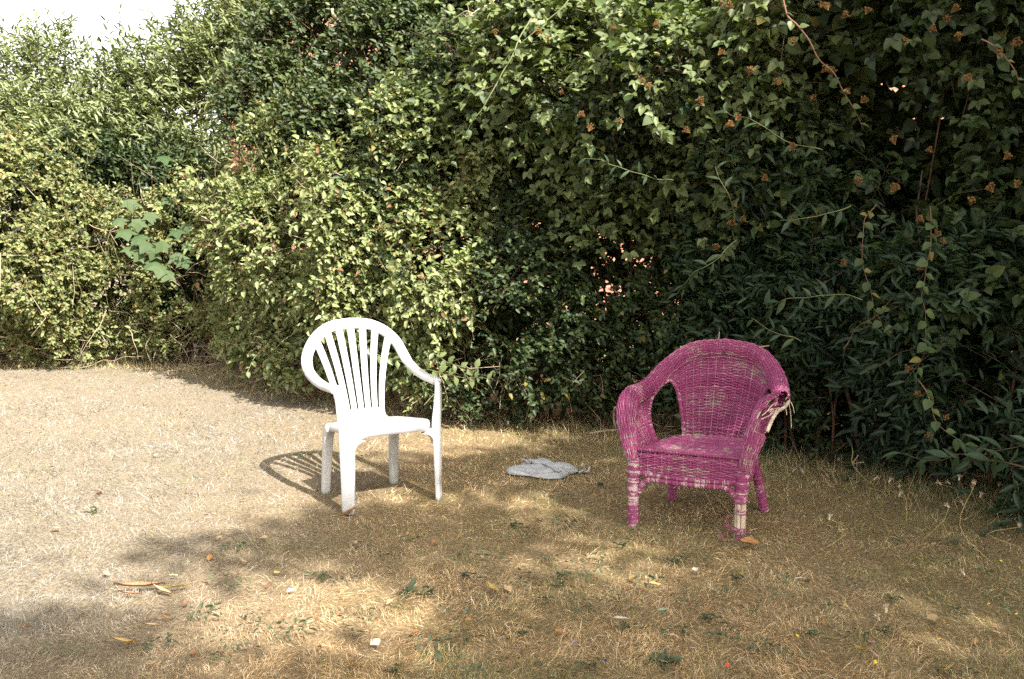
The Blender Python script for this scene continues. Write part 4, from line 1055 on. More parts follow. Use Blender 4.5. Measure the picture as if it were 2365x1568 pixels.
cane(Fp, [(770, 20, 8.3), (800, 80, 8.2), (835, 130, 8.25)], 0.020, 'dead_twig', None, leaves=False, name='bare_branch')
cane(Fp, [(1140, 0, 6.6), (1105, 30, 6.5), (1060, 50, 6.5)], 0.008, 'dead_twig', None, leaves=False, name='bare_branch')
for e_ in ((1040, 45), (1045, 62), (1075, 20), (1062, 35)):
    cane(Fp, [(1095, 35, 6.5), ((1095 + e_[0]) / 2, 40 + RNG.normal() * 4, 6.48), (*e_, 6.5)], 0.0045, 'dead_twig', None, leaves=False, name='bare_twig')
for a_, b_, c_ in (((200, 520), (250, 535), (275, 520)), ((470, 600), (440, 615), (425, 640)), ((480, 640), (455, 630), (430, 632)), ((245, 720), (205, 790), (180, 830)), ((180, 850), (250, 830), (330, 822)), ((300, 760), (310, 790), (318, 830)), ((395, 770), (420, 800), (440, 840)), ((350, 840), (340, 800), (352, 770)), ((505, 838), (470, 845), (430, 843)), ((560, 845), (540, 830), (470, 848))):
    cane(Gp, [(*a_, 9.25), (*b_, 9.15), (*c_, 9.15)], 0.0055, 'dead_twig', None, leaves=False, name='bare_twig')
for k in range(26):
    px = 90 + 330 * RNG.random(); py = 330 + 330 * RNG.random(); dx = RNG.normal(-8, 22)
    cane(Gp, [(px, py + 90, 9.2), (px + dx * 0.5, py + 40, 9.1), (px + dx, py, 9.1)], 0.0035, 'green_stem', None, leaves=False, name='bare_twig')

# ------------------------------------------------------------------ dried flower clusters on the brambles
def cluster_mesh(seed):
    rng = np.random.default_rng(seed); mb = MB(); st = []
    for k in range(20):
        a = rng.random() * 6.28; r = 0.020 * math.sqrt(rng.random()); p = np.array([r * math.cos(a), r * math.sin(a), 0.018 + 0.014 * rng.random() - r * 0.3])
        s = 0.0032 + 0.0022 * rng.random(); V = []
        for (x, y, z) in ((1, 0, 0), (-1, 0, 0), (0, 1, 0), (0, -1, 0), (0, 0, 1), (0, 0, -1)): V.append(p + s * np.array([x, y, z]) * (0.8 + 0.5 * rng.random()))
        mb.add(V, [[0, 2, 4], [2, 1, 4], [1, 3, 4], [3, 0, 4], [2, 0, 5], [1, 2, 5], [3, 1, 5], [0, 3, 5]])
        mb.tube([(0, 0, -0.01), p], 0.0009, 3, cap=False)
    return poly_mesh('flower_cluster', mb.V, mb.F, M['berry'], False)
CL = [cluster_mesh(s) for s in (1, 2, 3, 4)]
def cluster(root, px, py, Y, s=1.0):
    o = bpy.data.objects.new('flower_cluster', CL[int(RNG.integers(4))]); o.location = Vector(atf(px, py, Y)) - root.location
    o.rotation_euler = (RNG.normal(0.7, 0.4), RNG.normal(0, 0.4), RNG.random() * 6.28); k = s * (0.8 + 0.4 * RNG.random()); o.scale = (k, k, k); link(o, root)
for px, py, Y in ((1143, 80, 5.75), (1250, 75, 5.8), (1265, 95, 5.8), (1420, 65, 5.4), (1480, 190, 5.35), (1500, 205, 5.35), (1348, 268, 5.5), (1360, 300, 5.5), (1430, 285, 5.4), (1520, 60, 5.2), (1690, 15, 5.0), (1665, 10, 5.0), (1660, 125, 5.1), (1730, 170, 5.0), (1690, 290, 5.0), (1700, 275, 5.0), (1590, 305, 5.2), (1770, 415, 4.9), (1300, 215, 5.6), (1620, 240, 5.1)):
    cluster(Cp, px, py, Y, 1.0)
for px, py, Y in ((1910, 20, 4.55), (1945, 40, 4.55), (1830, 100, 4.7), (1900, 165, 4.65), (1920, 170, 4.65), (1895, 15, 4.6), (2000, 30, 4.4), (2185, 40, 4.25), (2160, 70, 4.25), (2200, 25, 4.25), (2215, 90, 4.25), (2085, 100, 4.4), (2345, 100, 4.05), (2310, 130, 4.1), (2240, 185, 4.2), (1960, 215, 4.6), (1990, 235, 4.55), (2065, 330, 4.45), (2150, 350, 4.35), (1825, 345, 4.8), (1980, 425, 4.6), (1795, 195, 4.85),
                   (1880, 230, 4.7), (2320, 365, 4.1), (2290, 440, 4.15), (2130, 510, 4.35), (2160, 545, 4.3), (2175, 560, 4.3), (2120, 620, 4.35), (2105, 850, 4.35), (2115, 915, 4.3), (2180, 960, 4.2), (2145, 1010, 4.25), (1720, 510, 5.0), (1690, 520, 5.0), (2060, 440, 4.5), (2345, 430, 4.05), (1945, 610, 4.65), (1650, 575, 5.05), (2240, 470, 4.2)):
    cluster(Bp, px, py, Y, 0.92)
# ================================================================== house behind the hedge
def brick_mat():
    m, nt, out = new_mat('brickwork'); tc = nt.nodes.new('ShaderNodeTexCoord')
    mp = node(nt, 'ShaderNodeMapping'); mp.inputs['Rotation'].default_value = (R(90), 0, 0); nt.links.new(tc.outputs['Object'], mp.inputs['Vector'])
    bt = node(nt, 'ShaderNodeTexBrick', Scale=4.4); bt.inputs['Color1'].default_value = (0.30, 0.12, 0.075, 1); bt.inputs['Color2'].default_value = (0.36, 0.165, 0.11, 1); bt.inputs['Mortar'].default_value = (0.34, 0.28, 0.23, 1)
    bt.inputs['Mortar Size'].default_value = 0.012; nt.links.new(mp.outputs[0], bt.inputs['Vector'])
    principled(nt, out, bt.outputs['Color'], 0.9, 0.15, noise(nt, 40), 0.004); return m
HB = thing('brick_house', 'red brick house glimpsed through gaps in the hedge', 'house', (3.0, 13.2, 0))
mb = MB(); mb.add([(-6.6, 0, 0), (8.0, 0, 0), (8.0, 6, 0), (-6.6, 6, 0), (-6.6, 0, 4.6), (8.0, 0, 4.6), (8.0, 6, 4.6), (-6.6, 6, 4.6)], [[0, 1, 5, 4], [1, 2, 6, 5], [2, 3, 7, 6], [3, 0, 4, 7]])
mb.build('wall', brick_mat(), HB, smooth=False)
mb = MB(); mb.add([(-7.0, -0.4, 4.5), (8.4, -0.4, 4.5), (8.4, 6.4, 4.5), (-7.0, 6.4, 4.5), (-7.0, 3, 6.6), (8.4, 3, 6.6)], [[0, 1, 5, 4], [2, 3, 4, 5], [1, 2, 5], [3, 0, 4], [3, 2, 1, 0]])
mb.build('roof', simple_noise_mat('roof_tiles', [(0.3, (0.16, 0.07, 0.05)), (0.7, (0.26, 0.12, 0.08))], 6), HB, smooth=False)

# ================================================================== tree beyond the frame that shades the near lawn
SV = np.array(SUN_VEC)
BX = np.array([(2.0, -1.7), (3.2, -1.6), (3.7, -1.5), (4.5, -1.5), (5.0, -1.2), (5.2, -1.0), (5.45, -0.9), (5.6, -0.72), (6.1, -0.50), (6.4, 0.05), (6.7, 0.25), (7.1, 0.02), (7.5, 0.05), (7.9, 0.0), (8.5, 0.1), (9.0, 0.1), (11, 0.0)])
SUNNY = [(*ground(1320, 1310)[:2], 0.26, 0.13), (*ground(690, 1380)[:2], 0.30, 0.22), (*ground(700, 1480)[:2], 0.3, 0.16), (*ground(900, 1158)[:2], 0.22, 0.11), (*ground(1235, 1165)[:2], 0.20, 0.10), (*ground(1150, 1010)[:2], 0.5, 0.22), (*ground(230, 1380)[:2], 0.22, 0.14)]
def shade_wanted(g):
    """does a clump whose shadow lands at g (N,2) belong to this crown"""
    e = g[:, 0] - np.interp(g[:, 1], BX[:, 0], BX[:, 1])
    w = e + (vnoise(np.concatenate([g, 0 * g[:, :1]], 1), 2.4, 81) - 0.5) * 0.50
    ok = w > 0.06
    for x, y, rx, ry in SUNNY: ok &= (((g[:, 0] - x) / (rx + 0.23)) ** 2 + ((g[:, 1] - y) / (ry + 0.23)) ** 2) > 1
    return ok
def shade_tree(name, label, trunk, n_clumps, zlo, zhi, gx0, gx1, gy0, gy1, clump_r, per, seed):
    root = thing(name, label, 'tree', (trunk[0], trunk[1], 0))
    g = np.stack([gx0 + (gx1 - gx0) * RNG.random(n_clumps), gy0 + (gy1 - gy0) * RNG.random(n_clumps)], 1)
    g = g[shade_wanted(g)]
    z = zlo + (zhi - zlo) * RNG.random(len(g)); C = np.concatenate([g, 0 * z[:, None]], 1) + SV[None, :] * (z / SV[2])[:, None]
    P = C[:, None, :] + RNG.normal(0, clump_r, (len(C), per, 3)); P = P.reshape(-1, 3); m = len(P)
    lv = Leaves(); d = nrm(RNG.normal(0, 1, (m, 3)) + np.array([0, 0, -0.3])); nn = nrm(RNG.normal(0, 0.6, (m, 3)) + np.array([0, 0, 1.0]))
    ln = 0.10 + 0.05 * RNG.random(m)
    lv.add_flat(P, d, nn, ln, ln * 0.72, pick(m, DARK, [1, 2, 2, 1]))
    org = np.array(root.location)
    tag(obj('crown', lv.mesh(name + '_crown', M['leaf'], org), root), kind='stuff')
    top = C.mean(axis=0)
    tr = spline(np.array([org, org * 0.6 + top * 0.4 * np.array([1, 1, 1.2]), top]), 14)
    mb = MB(); mb.tube(tr - org, np.linspace(0.24, 0.05, 14), 10); mb.build('trunk', M['bark'], root)
    for k in RNG.choice(len(C), 26, replace=False):
        i = int(RNG.integers(5, 13)); P_ = spline(np.array([tr[i], (tr[i] + C[k]) / 2 + np.array([0, 0, -0.2]), C[k]]), 8)
        mb = MB(); mb.tube(P_ - org, np.linspace(0.05, 0.008, 8), 5); mb.build('limb', M['bark'], root)
    return root
shade_tree('shade_tree', 'broad tree standing outside the frame whose crown shades the near lawn', (6.0, -6.0), 1900, 6.5, 9.5, -2.2, 5.2, 0.8, 10.5, 0.155, 46, 1)
# ================================================================== grey cloth on the grass
def gz(px, py): 
    g = ground(px, py); return np.array([g[0], g[1], float(lawn_z(np.array([g[0]]), np.array([g[1]]))[0])])
def cz(zx, zy): return ((1200 + zx / 8.446) * 0.9456, (1080 + zy / 8.446) * 0.9456)
OUT = [(310, 640), (330, 590), (480, 565), (560, 550), (690, 482), (840, 457), (960, 450), (1080, 428), (1170, 440), (1260, 490), (1330, 560), (1420, 545), (1580, 555), (1760, 582), (1785, 620), (1740, 670), (1600, 700), (1520, 760), (1420, 797), (1200, 802), (1000, 782), (780, 742), (640, 727), (500, 717), (440, 712), (340, 690)]
poly = np.array([ground(*cz(*q))[:2] for q in OUT])
cen = poly.mean(0)
m, nt, out = new_mat('grey_cloth')
c = ramp(nt, [(0.3, (0.26, 0.265, 0.275)), (0.6, (0.37, 0.375, 0.385)), (0.8, (0.44, 0.445, 0.45))], noise(nt, 22.0, 5.0, 0.7))
principled(nt, out, c, 0.9, 0.15, noise(nt, 45.0, 2.0), 0.003, 0.5); M['cloth'] = m
CLT = thing('grey_cloth', 'crumpled pale grey cloth with loose straps lying on the grass between both chairs', 'cloth', (float(cen[0]), float(cen[1]), 0.0))
NR = 20; seg = 110
pp = np.vstack([poly, poly[:1]]); Ls = np.concatenate([[0], np.cumsum(np.linalg.norm(np.diff(pp, axis=0), axis=1))]); q = np.linspace(0, Ls[-1], seg, endpoint=False)
edge = np.stack([np.interp(q, Ls, pp[:, k]) for k in (0, 1)], 1)
V = []; 
for r in range(NR + 1):
    k = 1 - r / NR
    xy = cen + (edge - cen) * max(k, 0.02) ** 0.9
    p3 = np.concatenate([xy, np.zeros((seg, 1))], 1)
    e_ = (xy - cen) @ np.array([0.25, 0.97]); h = 0.012 + 0.016 * (1 - k) ** 0.5 + 0.026 * (vnoise(p3 + np.array([0, 0, 1.0]), 7, 91) - 0.4) + 0.013 * np.abs(np.sin(e_ * 34 + 3.0 * vnoise(p3, 6, 92))) * min(1, (1 - k) * 4)
    if r == 0: h = np.full(seg, 0.010)
    V += [(x - cen[0], y - cen[1], float(z)) for (x, y), z in zip(xy, h)]
F = [[r * seg + i, r * seg + (i + 1) % seg, (r + 1) * seg + (i + 1) % seg, (r + 1) * seg + i] for r in range(NR) for i in range(seg)] + [[NR * seg + i for i in range(seg)]]
mb = MB(); mb.add(V, F); o = mb.build('sheet', M['cloth'], CLT)
md = o.modifiers.new('thickness', 'SOLIDIFY'); md.thickness = 0.006; md.offset = -1
def strap(pts, w, name, z=0.03):
    P = []
    for zx, zy, h in pts:
        g = ground(*cz(zx, zy), h); P.append((g[0] - cen[0], g[1] - cen[1], h))
    P = spline(np.array(P), 16); mb = MB(); mb.sweep(P, np.tile([0, -0.6, 0.8], (16, 1)), [[(w / 2, .0015), (-w / 2, .0015), (-w / 2, -.0015), (w / 2, -.0015)]] * 16); mb.build(name, M['cloth'], CLT, smooth=False)
strap([(1040, 430, 0.05), (1150, 455, 0.055), (1260, 520, 0.05), (1350, 585, 0.045), (1560, 580, 0.03), (1770, 592, 0.02)], 0.014, 'hem')
strap([(800, 465, 0.03), (770, 420, 0.045), (700, 365, 0.05), (600, 345, 0.04), (510, 370, 0.02)], 0.012, 'strap')
strap([(815, 450, 0.03), (830, 390, 0.06), (790, 350, 0.065), (750, 345, 0.05)], 0.012, 'strap')
strap([(1800, 620, 0.015), (1900, 560, 0.03), (1870, 470, 0.06), (1880, 430, 0.07)], 0.010, 'strap')
strap([(1890, 580, 0.02), (1960, 610, 0.02), (2010, 560, 0.035), (2020, 500, 0.05)], 0.010, 'strap')

# ================================================================== dry leaves, bark and scraps on the lawn
def dry_mat(name, a, b): return simple_noise_mat(name, [(0.3, a), (0.7, b)], 30.0, 0.75, 0.25)
DRY = {'orange': dry_mat('dry_leaf_orange', (0.25, 0.115, 0.04), (0.36, 0.19, 0.07)), 'tan': dry_mat('dry_leaf_tan', (0.32, 0.21, 0.11), (0.44, 0.32, 0.18)),
       'cream': dry_mat('dry_leaf_cream', (0.44, 0.37, 0.27), (0.55, 0.48, 0.37)), 'brown': dry_mat('dry_leaf_brown', (0.20, 0.095, 0.05), (0.32, 0.17, 0.09)),
       'yellow': dry_mat('dry_leaf_yellow', (0.36, 0.23, 0.07), (0.46, 0.32, 0.12)), 'green': dry_mat('fallen_green_leaf', (0.16, 0.24, 0.16), (0.26, 0.34, 0.24)), 'pink': dry_mat('fallen_petal', (0.55, 0.32, 0.28), (0.62, 0.42, 0.36))}
def curled(name, half, mat, curl, twist):
    t = np.linspace(0, 1, len(half)); V = []; F = []; rng = np.random.default_rng(int(curl * 1000 + twist * 77))
    for a, w in zip(t, half):
        for u in (-1, -0.5, 0, 0.5, 1):
            V.append((u * w + 0.03 * rng.normal(), a - 0.5, 0.10 + curl * u * u * w * 1.6 + 0.25 * curl * (a - 0.5) ** 2 * 4 * (1 + twist * u) + 0.02 * rng.normal()))
    for i in range(len(t) - 1):
        for k in range(4): F.append([i * 5 + k, i * 5 + k + 1, i * 5 + k + 6, i * 5 + k + 5])
    return poly_mesh(name, V, F, mat, True)
SHAPES = ([0.02, 0.20, 0.30, 0.26, 0.14, 0.01], [0.02, 0.13, 0.18, 0.16, 0.09, 0.01], [0.02, 0.26, 0.38, 0.34, 0.2, 0.02])
DRYM = {k: [curled('dry_leaf_' + k, sh, m_, cu, tw) for sh, cu, tw in zip(SHAPES, (0.35, 0.6, 0.22), (0.3, -0.4, 0.6))] for k, m_ in DRY.items()}
def fallen(px, py, kind, size, label, shape=0, group='dry leaves fallen on the lawn', rz=None, name='fallen_leaf', cat='leaf', lift=0.014, tilt=0.25):
    o = bpy.data.objects.new(name, DRYM[kind][shape]); g = gz(px, py); o.location = (g[0], g[1], g[2] + lift)
    o.rotation_euler = (RNG.normal(0, tilt), RNG.normal(0, tilt), RNG.random() * 6.28 if rz is None else rz); o.scale = (size,) * 3; COL.objects.link(o)
    return tag(o, label, cat, group)
fallen(1728, 1276, 'orange', 0.090, 'broad orange brown leaf in front of the bare cane leg', 0, rz=1.6, lift=0.02)
fallen(806, 1192, 'orange', 0.085, 'long orange leaf under the front foot of the white chair', 1, rz=1.55)
fallen(868, 1497, 'cream', 0.055, 'pale cream leaf near the bottom edge below the white chair', 2, rz=0.6)
fallen(1430, 1448, 'cream', 0.075, 'long pale cream leaf beside a red scrap', 1, rz=1.5)
fallen(1605, 1332, 'cream', 0.040, 'small cream leaf between the wicker chair and two sunlit patches', 0)
fallen(1848, 1355, 'cream', 0.045, 'pale leaf on the grass right of the bare cane leg', 0)
fallen(822, 1552, 'yellow', 0.060, 'yellow tan leaf at the bottom edge left of centre', 2)
fallen(1135, 1375, 'yellow', 0.095, 'curled yellow leaf among green weeds in front of the grey cloth', 1, rz=0.5)
fallen(1172, 1372, 'tan', 0.050, 'round tan leaf beside the curled yellow leaf', 2)
fallen(572, 1433, 'brown', 0.050, 'reddish brown leaf standing on edge in weeds at lower left', 0, tilt=0.7)
fallen(1985, 1520, 'yellow', 0.065, 'yellow leaf beside a pink petal near the bottom right', 1, rz=2.0)
fallen(2012, 1528, 'pink', 0.050, 'pinkish leaf beside the yellow leaf near the bottom right', 1, rz=0.4)
fallen(2012, 1502, 'pink', 0.045, 'pale pink leaf near the bottom right corner weeds', 0)
fallen(2190, 1566, 'yellow', 0.075, 'large yellow leaf cut by the bottom edge at right', 2)
fallen(2152, 1446, 'tan', 0.055, 'tan leaf with a curled edge in the lower right lawn', 2)
fallen(670, 1375, 'pink', 0.040, 'small pale pink leaf in shade below the white chair', 0)
fallen(1530, 1420, 'green', 0.035, 'small grey green leaf lying on straw in front of the wicker chair', 0)
fallen(1585, 1240, 'green', 0.035, 'grey green leaf between the front legs of the wicker chair', 0)
LEAFLAB = {'orange': 'small orange dry leaf lying on the straw coloured lawn', 'tan': 'small tan curled leaf lying on the straw coloured lawn', 'brown': 'small brown crumpled leaf lying on the straw coloured lawn', 'yellow': 'small yellowish dry leaf lying on the straw coloured lawn'}
spots = [(380, 1440), (430, 1405), (300, 1500), (190, 1430), (145, 1470), (485, 1290), (610, 1245), (505, 1245), (640, 1330), (700, 1275), (820, 1255), (1000, 1260), (1005, 1330), (1040, 1375), (985, 1437), (1080, 1440), (1050, 1420), (960, 1470), (740, 1505), (720, 1410), (560, 1300), (1300, 1215), (1180, 1300), (1460, 1350), (1550, 1345), (1640, 1340), (1510, 1365), (1640, 1420), (1590, 1450), (1410, 1395), (1720, 1460), (1900, 1455), (2010, 1230), (2090, 1260), (1960, 1330), (2230, 1360), (2290, 1330), (2300, 1480), (2100, 1180), (1930, 1180),
         (1880, 1420), (1560, 1560), (2250, 1500), (1290, 1470), (1280, 1280), (250, 1090), (230, 1150), (120, 1080), (60, 1280), (210, 1290), (130, 1230), (480, 1190), (560, 1160), (300, 1215), (330, 1000), (430, 985), (360, 1055), (180, 1180), (60, 1460), (30, 1420), (75, 1350), (400, 1335), (245, 1330), (870, 1170), (760, 1235), (940, 1240), (900, 1400), (650, 1440), (450, 1520), (520, 1490), (350, 1550), (1180, 1160), (1240, 1210), (1390, 1190), (1340, 1120), (1090, 1110), (1130, 1080), (1000, 1170)]
for i, (px, py) in enumerate(spots[::1]):
    if i % 5 == 4: continue
    k = ('orange', 'tan', 'brown', 'orange', 'tan', 'yellow')[int(RNG.integers(6))]
    if py < 1130 or px < 260: k = ('orange', 'brown', 'tan')[i % 3]
    fallen(px, py, k, 0.024 + 0.024 * RNG.random(), LEAFLAB[k], int(RNG.integers(3)))
# strips of bark
for px, py, s_, lab, kd, rz in ((322, 1365, 0.19, 'dark reddish bark strip lying at the shade edge on the lower left', 'brown', 1.75), (372, 1372, 0.11, 'pale tan stick of bark propped beside the dark bark strip', 'tan', 1.1), (408, 1365, 0.11, 'ochre bark strip beside the pale tan stick', 'yellow', 2.0), (300, 1380, 0.10, 'short brown bark flake below the dark bark strip', 'brown', 1.4), (285, 1497, 0.10, 'pale ochre bark strip lying on sunny straw at lower left', 'yellow', 1.3), (350, 1460, 0.07, 'broad tan bark flake right of the pale ochre strip', 'tan', 1.5)):
    o = fallen(px, py, kd, s_, lab, 1, 'bark pieces on the lawn', rz, 'bark_piece', 'bark', 0.016, 0.12); o.scale = (s_ * 0.6, s_, s_ * 0.5)
# tiny coloured scraps
SCR = {'red': dry_mat('red_scrap', (0.62, 0.03, 0.03), (0.72, 0.06, 0.05)), 'blue': dry_mat('blue_scrap', (0.03, 0.06, 0.42), (0.05, 0.10, 0.55)), 'yellow': dry_mat('yellow_petal', (0.55, 0.40, 0.03), (0.62, 0.48, 0.05))}
SCM = {k: poly_mesh(k + '_scrap', [(-0.5, -0.4, 0), (0.1, -0.55, 0.15), (0.55, -0.1, 0.05), (0.3, 0.5, 0.2), (-0.35, 0.45, 0.02), (0, 0, 0.25)], [[0, 1, 5], [1, 2, 5], [2, 3, 5], [3, 4, 5], [4, 0, 5]], v) for k, v in SCR.items()}
for k, px, py, lab in (('red', 618, 1362, 'tiny red scrap at the sunny edge below the white chair'), ('red', 1172, 1548, 'tiny red scrap at the bottom edge near the centre'), ('red', 1453, 1443, 'tiny red scrap touching the long cream leaf'), ('red', 1590, 1410, 'tiny red scrap in weeds in front of the wicker chair'), ('red', 1678, 1552, 'torn red scrap at the bottom edge below the wicker chair'),
                       ('blue', 1328, 1496, 'tiny blue scrap left of the large weed at the bottom'), ('blue', 1398, 1537, 'second tiny blue scrap closer to the bottom edge'),
                       ('yellow', 2068, 1422, None), ('yellow', 2168, 1500, None), ('yellow', 1840, 1492, None), ('yellow', 2280, 1420, None), ('yellow', 2345, 1445, None), ('yellow', 2310, 1310, None), ('yellow', 1230, 1392, None), ('yellow', 790, 1380, None), ('yellow', 1683, 1414, None), ('yellow', 2020, 1555, None)):
    g = gz(px, py); o = bpy.data.objects.new('yellow_flower' if k == 'yellow' else k + '_scrap', SCM[k]); o.location = (g[0], g[1], g[2] + (0.03 if k == 'yellow' else 0.022)); s_ = 0.011 if k != 'yellow' else 0.012; o.scale = (s_,) * 3
    o.rotation_euler = (RNG.normal(0.2, 0.4), RNG.normal(0, 0.4), RNG.random() * 6.28); COL.objects.link(o)
    tag(o, lab or 'tiny yellow lawn flower in the parched grass', 'flower' if k == 'yellow' else 'scrap', 'yellow flowers in the lawn' if k == 'yellow' else 'coloured scraps on the lawn')

# ================================================================== green weeds in the lawn
WEED_MAT = leaf_material('weed_leaf', 0.5, 0.35, 0.2, [(0.0, (0.065, 0.085, 0.045)), (0.5, (0.085, 0.11, 0.06)), (1.0, (0.115, 0.135, 0.06))])
def weed_mesh(seed, n, ln_, ratio, spread_):
    """a loose low patch of small leaves, not a tidy star"""
    rng = np.random.default_rng(seed); V = []; F = []
    for k in range(n):
        a = rng.random() * 6.28; L_ = ln_ * (0.4 + 0.9 * rng.random()); e = -0.1 + 0.9 * rng.random(); d = np.array([math.cos(a) * math.cos(e), math.sin(a) * math.cos(e), math.sin(e)]); b = np.array([-math.sin(a), math.cos(a), 0.3 * rng.normal()]); w = L_ * ratio * 0.5
        rr = spread_ * rng.random() ** 0.7; th = rng.random() * 6.28
        o_ = len(V); p = np.array([rr * math.cos(th) * 1.3, rr * math.sin(th), 0.010 + 0.012 * rng.random()])
        V += [p, p + d * L_ * .35 + b * w + (0, 0, w * .4), p + d * L_ * .7 + b * w * .8 + (0, 0, w * .2), p + d * L_ - np.array([0, 0, L_ * .2]), p + d * L_ * .35 - b * w + (0, 0, w * .4), p + d * L_ * .7 - b * w * .8 + (0, 0, w * .2)]
        F += [[o_, o_ + 1, o_ + 2, o_ + 3], [o_, o_ + 3, o_ + 5, o_ + 4]]
    return poly_mesh('weed', V, F, WEED_MAT)
WEEDS = [weed_mesh(1, 14, 0.026, 0.42, 0.05), weed_mesh(2, 24, 0.020, 0.5, 0.07), weed_mesh(3, 10, 0.036, 0.22, 0.035), weed_mesh(4, 32, 0.018, 0.42, 0.085)]
wsp = [(545, 1265), (530, 1360), (440, 1440), (590, 1450), (370, 1500), (780, 1345), (740, 1340), (835, 1265), (950, 1250), (890, 1285), (1080, 1340), (1090, 1290), (1140, 1295), (1160, 1220), (1190, 1225), (1200, 1245), (1250, 1400), (1230, 1350), (1300, 1340), (1055, 1410), (1000, 1510), (1035, 1500), (985, 1380), (920, 1400), (1270, 1300), (1340, 1345), (1290, 1360), (1380, 1315), (1300, 1220), (1330, 1225), (1440, 1270), (1470, 1240), (1490, 1360), (1510, 1260), (1450, 1460), (1420, 1400), (1560, 1470), (1580, 1400), (1640, 1440), (1660, 1380), (1680, 1480), (1740, 1420), (1700, 1350), (1790, 1390), (1830, 1360), (1850, 1470), (1880, 1480), (1960, 1370), (1920, 1410), (1990, 1485), (2060, 1400), (2110, 1370),
       (2070, 1260), (2140, 1310), (2280, 1330), (2320, 1400), (2350, 1440), (2270, 1280), (2200, 1260), (2010, 1290), (1760, 1510), (1800, 1530), (1370, 1540), (1300, 1560), (1120, 1560), (1060, 1560), (910, 1560), (830, 1440), (700, 1460), (640, 1480), (1560, 1310), (1620, 1300), (480, 1430), (160, 1520), (215, 1190), (520, 1520), (2210, 1430), (2180, 1560), (2040, 1470), (1150, 1420), (1350, 1420), (1100, 1480), (1210, 1470), (1520, 1530), (1210, 1130), (1300, 1160), (1390, 1130), (820, 1065), (700, 1060)]
for i, (px, py) in enumerate(wsp):
    g = gz(px, py); o = bpy.data.objects.new('weed', WEEDS[i % 4]); o.location = (g[0], g[1], g[2] + 0.004); s_ = 0.7 + 0.6 * RNG.random(); o.scale = (s_, s_, s_); o.rotation_euler = (0, 0, RNG.random() * 6.28); COL.objects.link(o)
    tag(o, 'small patch of green weeds growing in the straw coloured lawn', 'weed', 'green weeds in the lawn')
# two large plants with leaves one can tell apart
WL = [big_leaf('weed_leaf', np.array([0, 0.10, 0.17, 0.20, 0.15, 0.0]), WEED_MAT, 0.0, 0.25, 0.2), big_leaf('weed_leaf', np.array([0, 0.07, 0.12, 0.14, 0.10, 0.0]), WEED_MAT, 0.0, 0.15, 0.25)]
for px, py, lab, n_, sz in ((1530, 1530, 'large leafy weed rosette with yellowing leaves at the bottom below the wicker chair', 13, 0.060), (943, 1370, 'upright plantain weed with one tall leaf in shade below the white chair', 9, 0.055)):
    g = gz(px, py); t_ = thing('leafy_weed', lab, 'weed', (float(g[0]), float(g[1]), float(g[2])))
    for k in range(n_):
        a = k * 2.4; el = 0.15 + 0.5 * RNG.random() if (k or n_ > 10) else 1.2
        place_leaf(WL[k % 2], g + np.array([0, 0, 0.004]), np.array([math.cos(a) * math.cos(el), math.sin(a) * math.cos(el), math.sin(el)]), np.array([0, -0.3, 1.0]) + RNG.normal(0, 0.2, 3), sz * (0.7 + 0.5 * RNG.random()), t_)

# ================================================================== dry stalks with seed heads
M['stalk'] = simple_noise_mat('dry_stalk', [(0.3, (0.26, 0.20, 0.08)), (0.7, (0.42, 0.33, 0.17))], 15)
M['seed'] = simple_noise_mat('seed_head', [(0.3, (0.34, 0.24, 0.13)), (0.7, (0.62, 0.54, 0.42))], 120)
def seed_head(seed=0):
    rng = np.random.default_rng(seed); mb = MB(); mb.tube([(0, 0, -0.004), (0, 0, 0.004), (0, 0, 0.012)], [0.002, 0.0042, 0.003], 6)
    for k in range(9):
        a = k * 0.7; r = 0.007 + 0.004 * rng.random(); mb.tube([(0, 0, 0.010), (r * math.cos(a), r * math.sin(a), 0.016 + 0.006 * rng.random())], [0.0013, 0.0006], 3)
    return poly_mesh('seed_head', mb.V, mb.F, M['seed'], False)
SEED = [seed_head(1), seed_head(2)]
def zr3(zx, zy): return ((1900 + zx / 2.81) * 0.9456, (1100 + zy / 2.81) * 0.9456)
def stalk(b, t, label, r=0.0018, bend=0.05, head=True, green=False, group='dry flower stalks at the hedge foot'):
    g = gz(*b); tip = at(*t, g[1] + RNG.normal(0, 0.03))
    root = thing('dry_stalk', label, 'stalk', (float(g[0]), float(g[1]), float(g[2])), 0, group)
    tl = tip - g; P = spline(np.array([(0, 0, 0), tl * 0.55 + np.array([bend * RNG.normal(), 0, 0.02 * RNG.normal()]), tl]), 10)
    mb = MB(); mb.tube(P, np.linspace(r, r * 0.55, 10), 5); mb.build('stem', M['green_stem' if green else 'stalk'], root)
    if head:
        o = bpy.data.objects.new('seed_head', SEED[int(RNG.integers(2))]); o.location = tl; o.rotation_euler = (RNG.normal(0, 0.5), RNG.normal(0, 0.5), 0); o.scale = (1.2,) * 3; link(o, root)
LBL = 'thin dry flower stalk with a small seed head at the foot of the dark hedge'
for b, t in (((725, 300), (660, 195)), ((838, 340), (760, 215)), ((878, 500), (828, 245)), ((1195, 400), (1115, 232)), ((1165, 340), (1178, 228)), ((1370, 400), (1330, 262)), ((1485, 790), (1350, 230)), ((1560, 385), (1515, 245)), ((1610, 470), (1560, 380)), ((1675, 660), (1655, 525)), ((1430, 520), (1385, 320)), ((1640, 430), (1605, 345)), ((1290, 430), (1268, 372)), ((1250, 450), (1240, 200)), ((900, 420), (830, 310)), ((430, 150), (410, 70)), ((250, 200), (170, 150)), ((150, 210), (100, 145)), ((1580, 330), (1560, 300))):
    stalk(zr3(*b), zr3(*t), LBL)
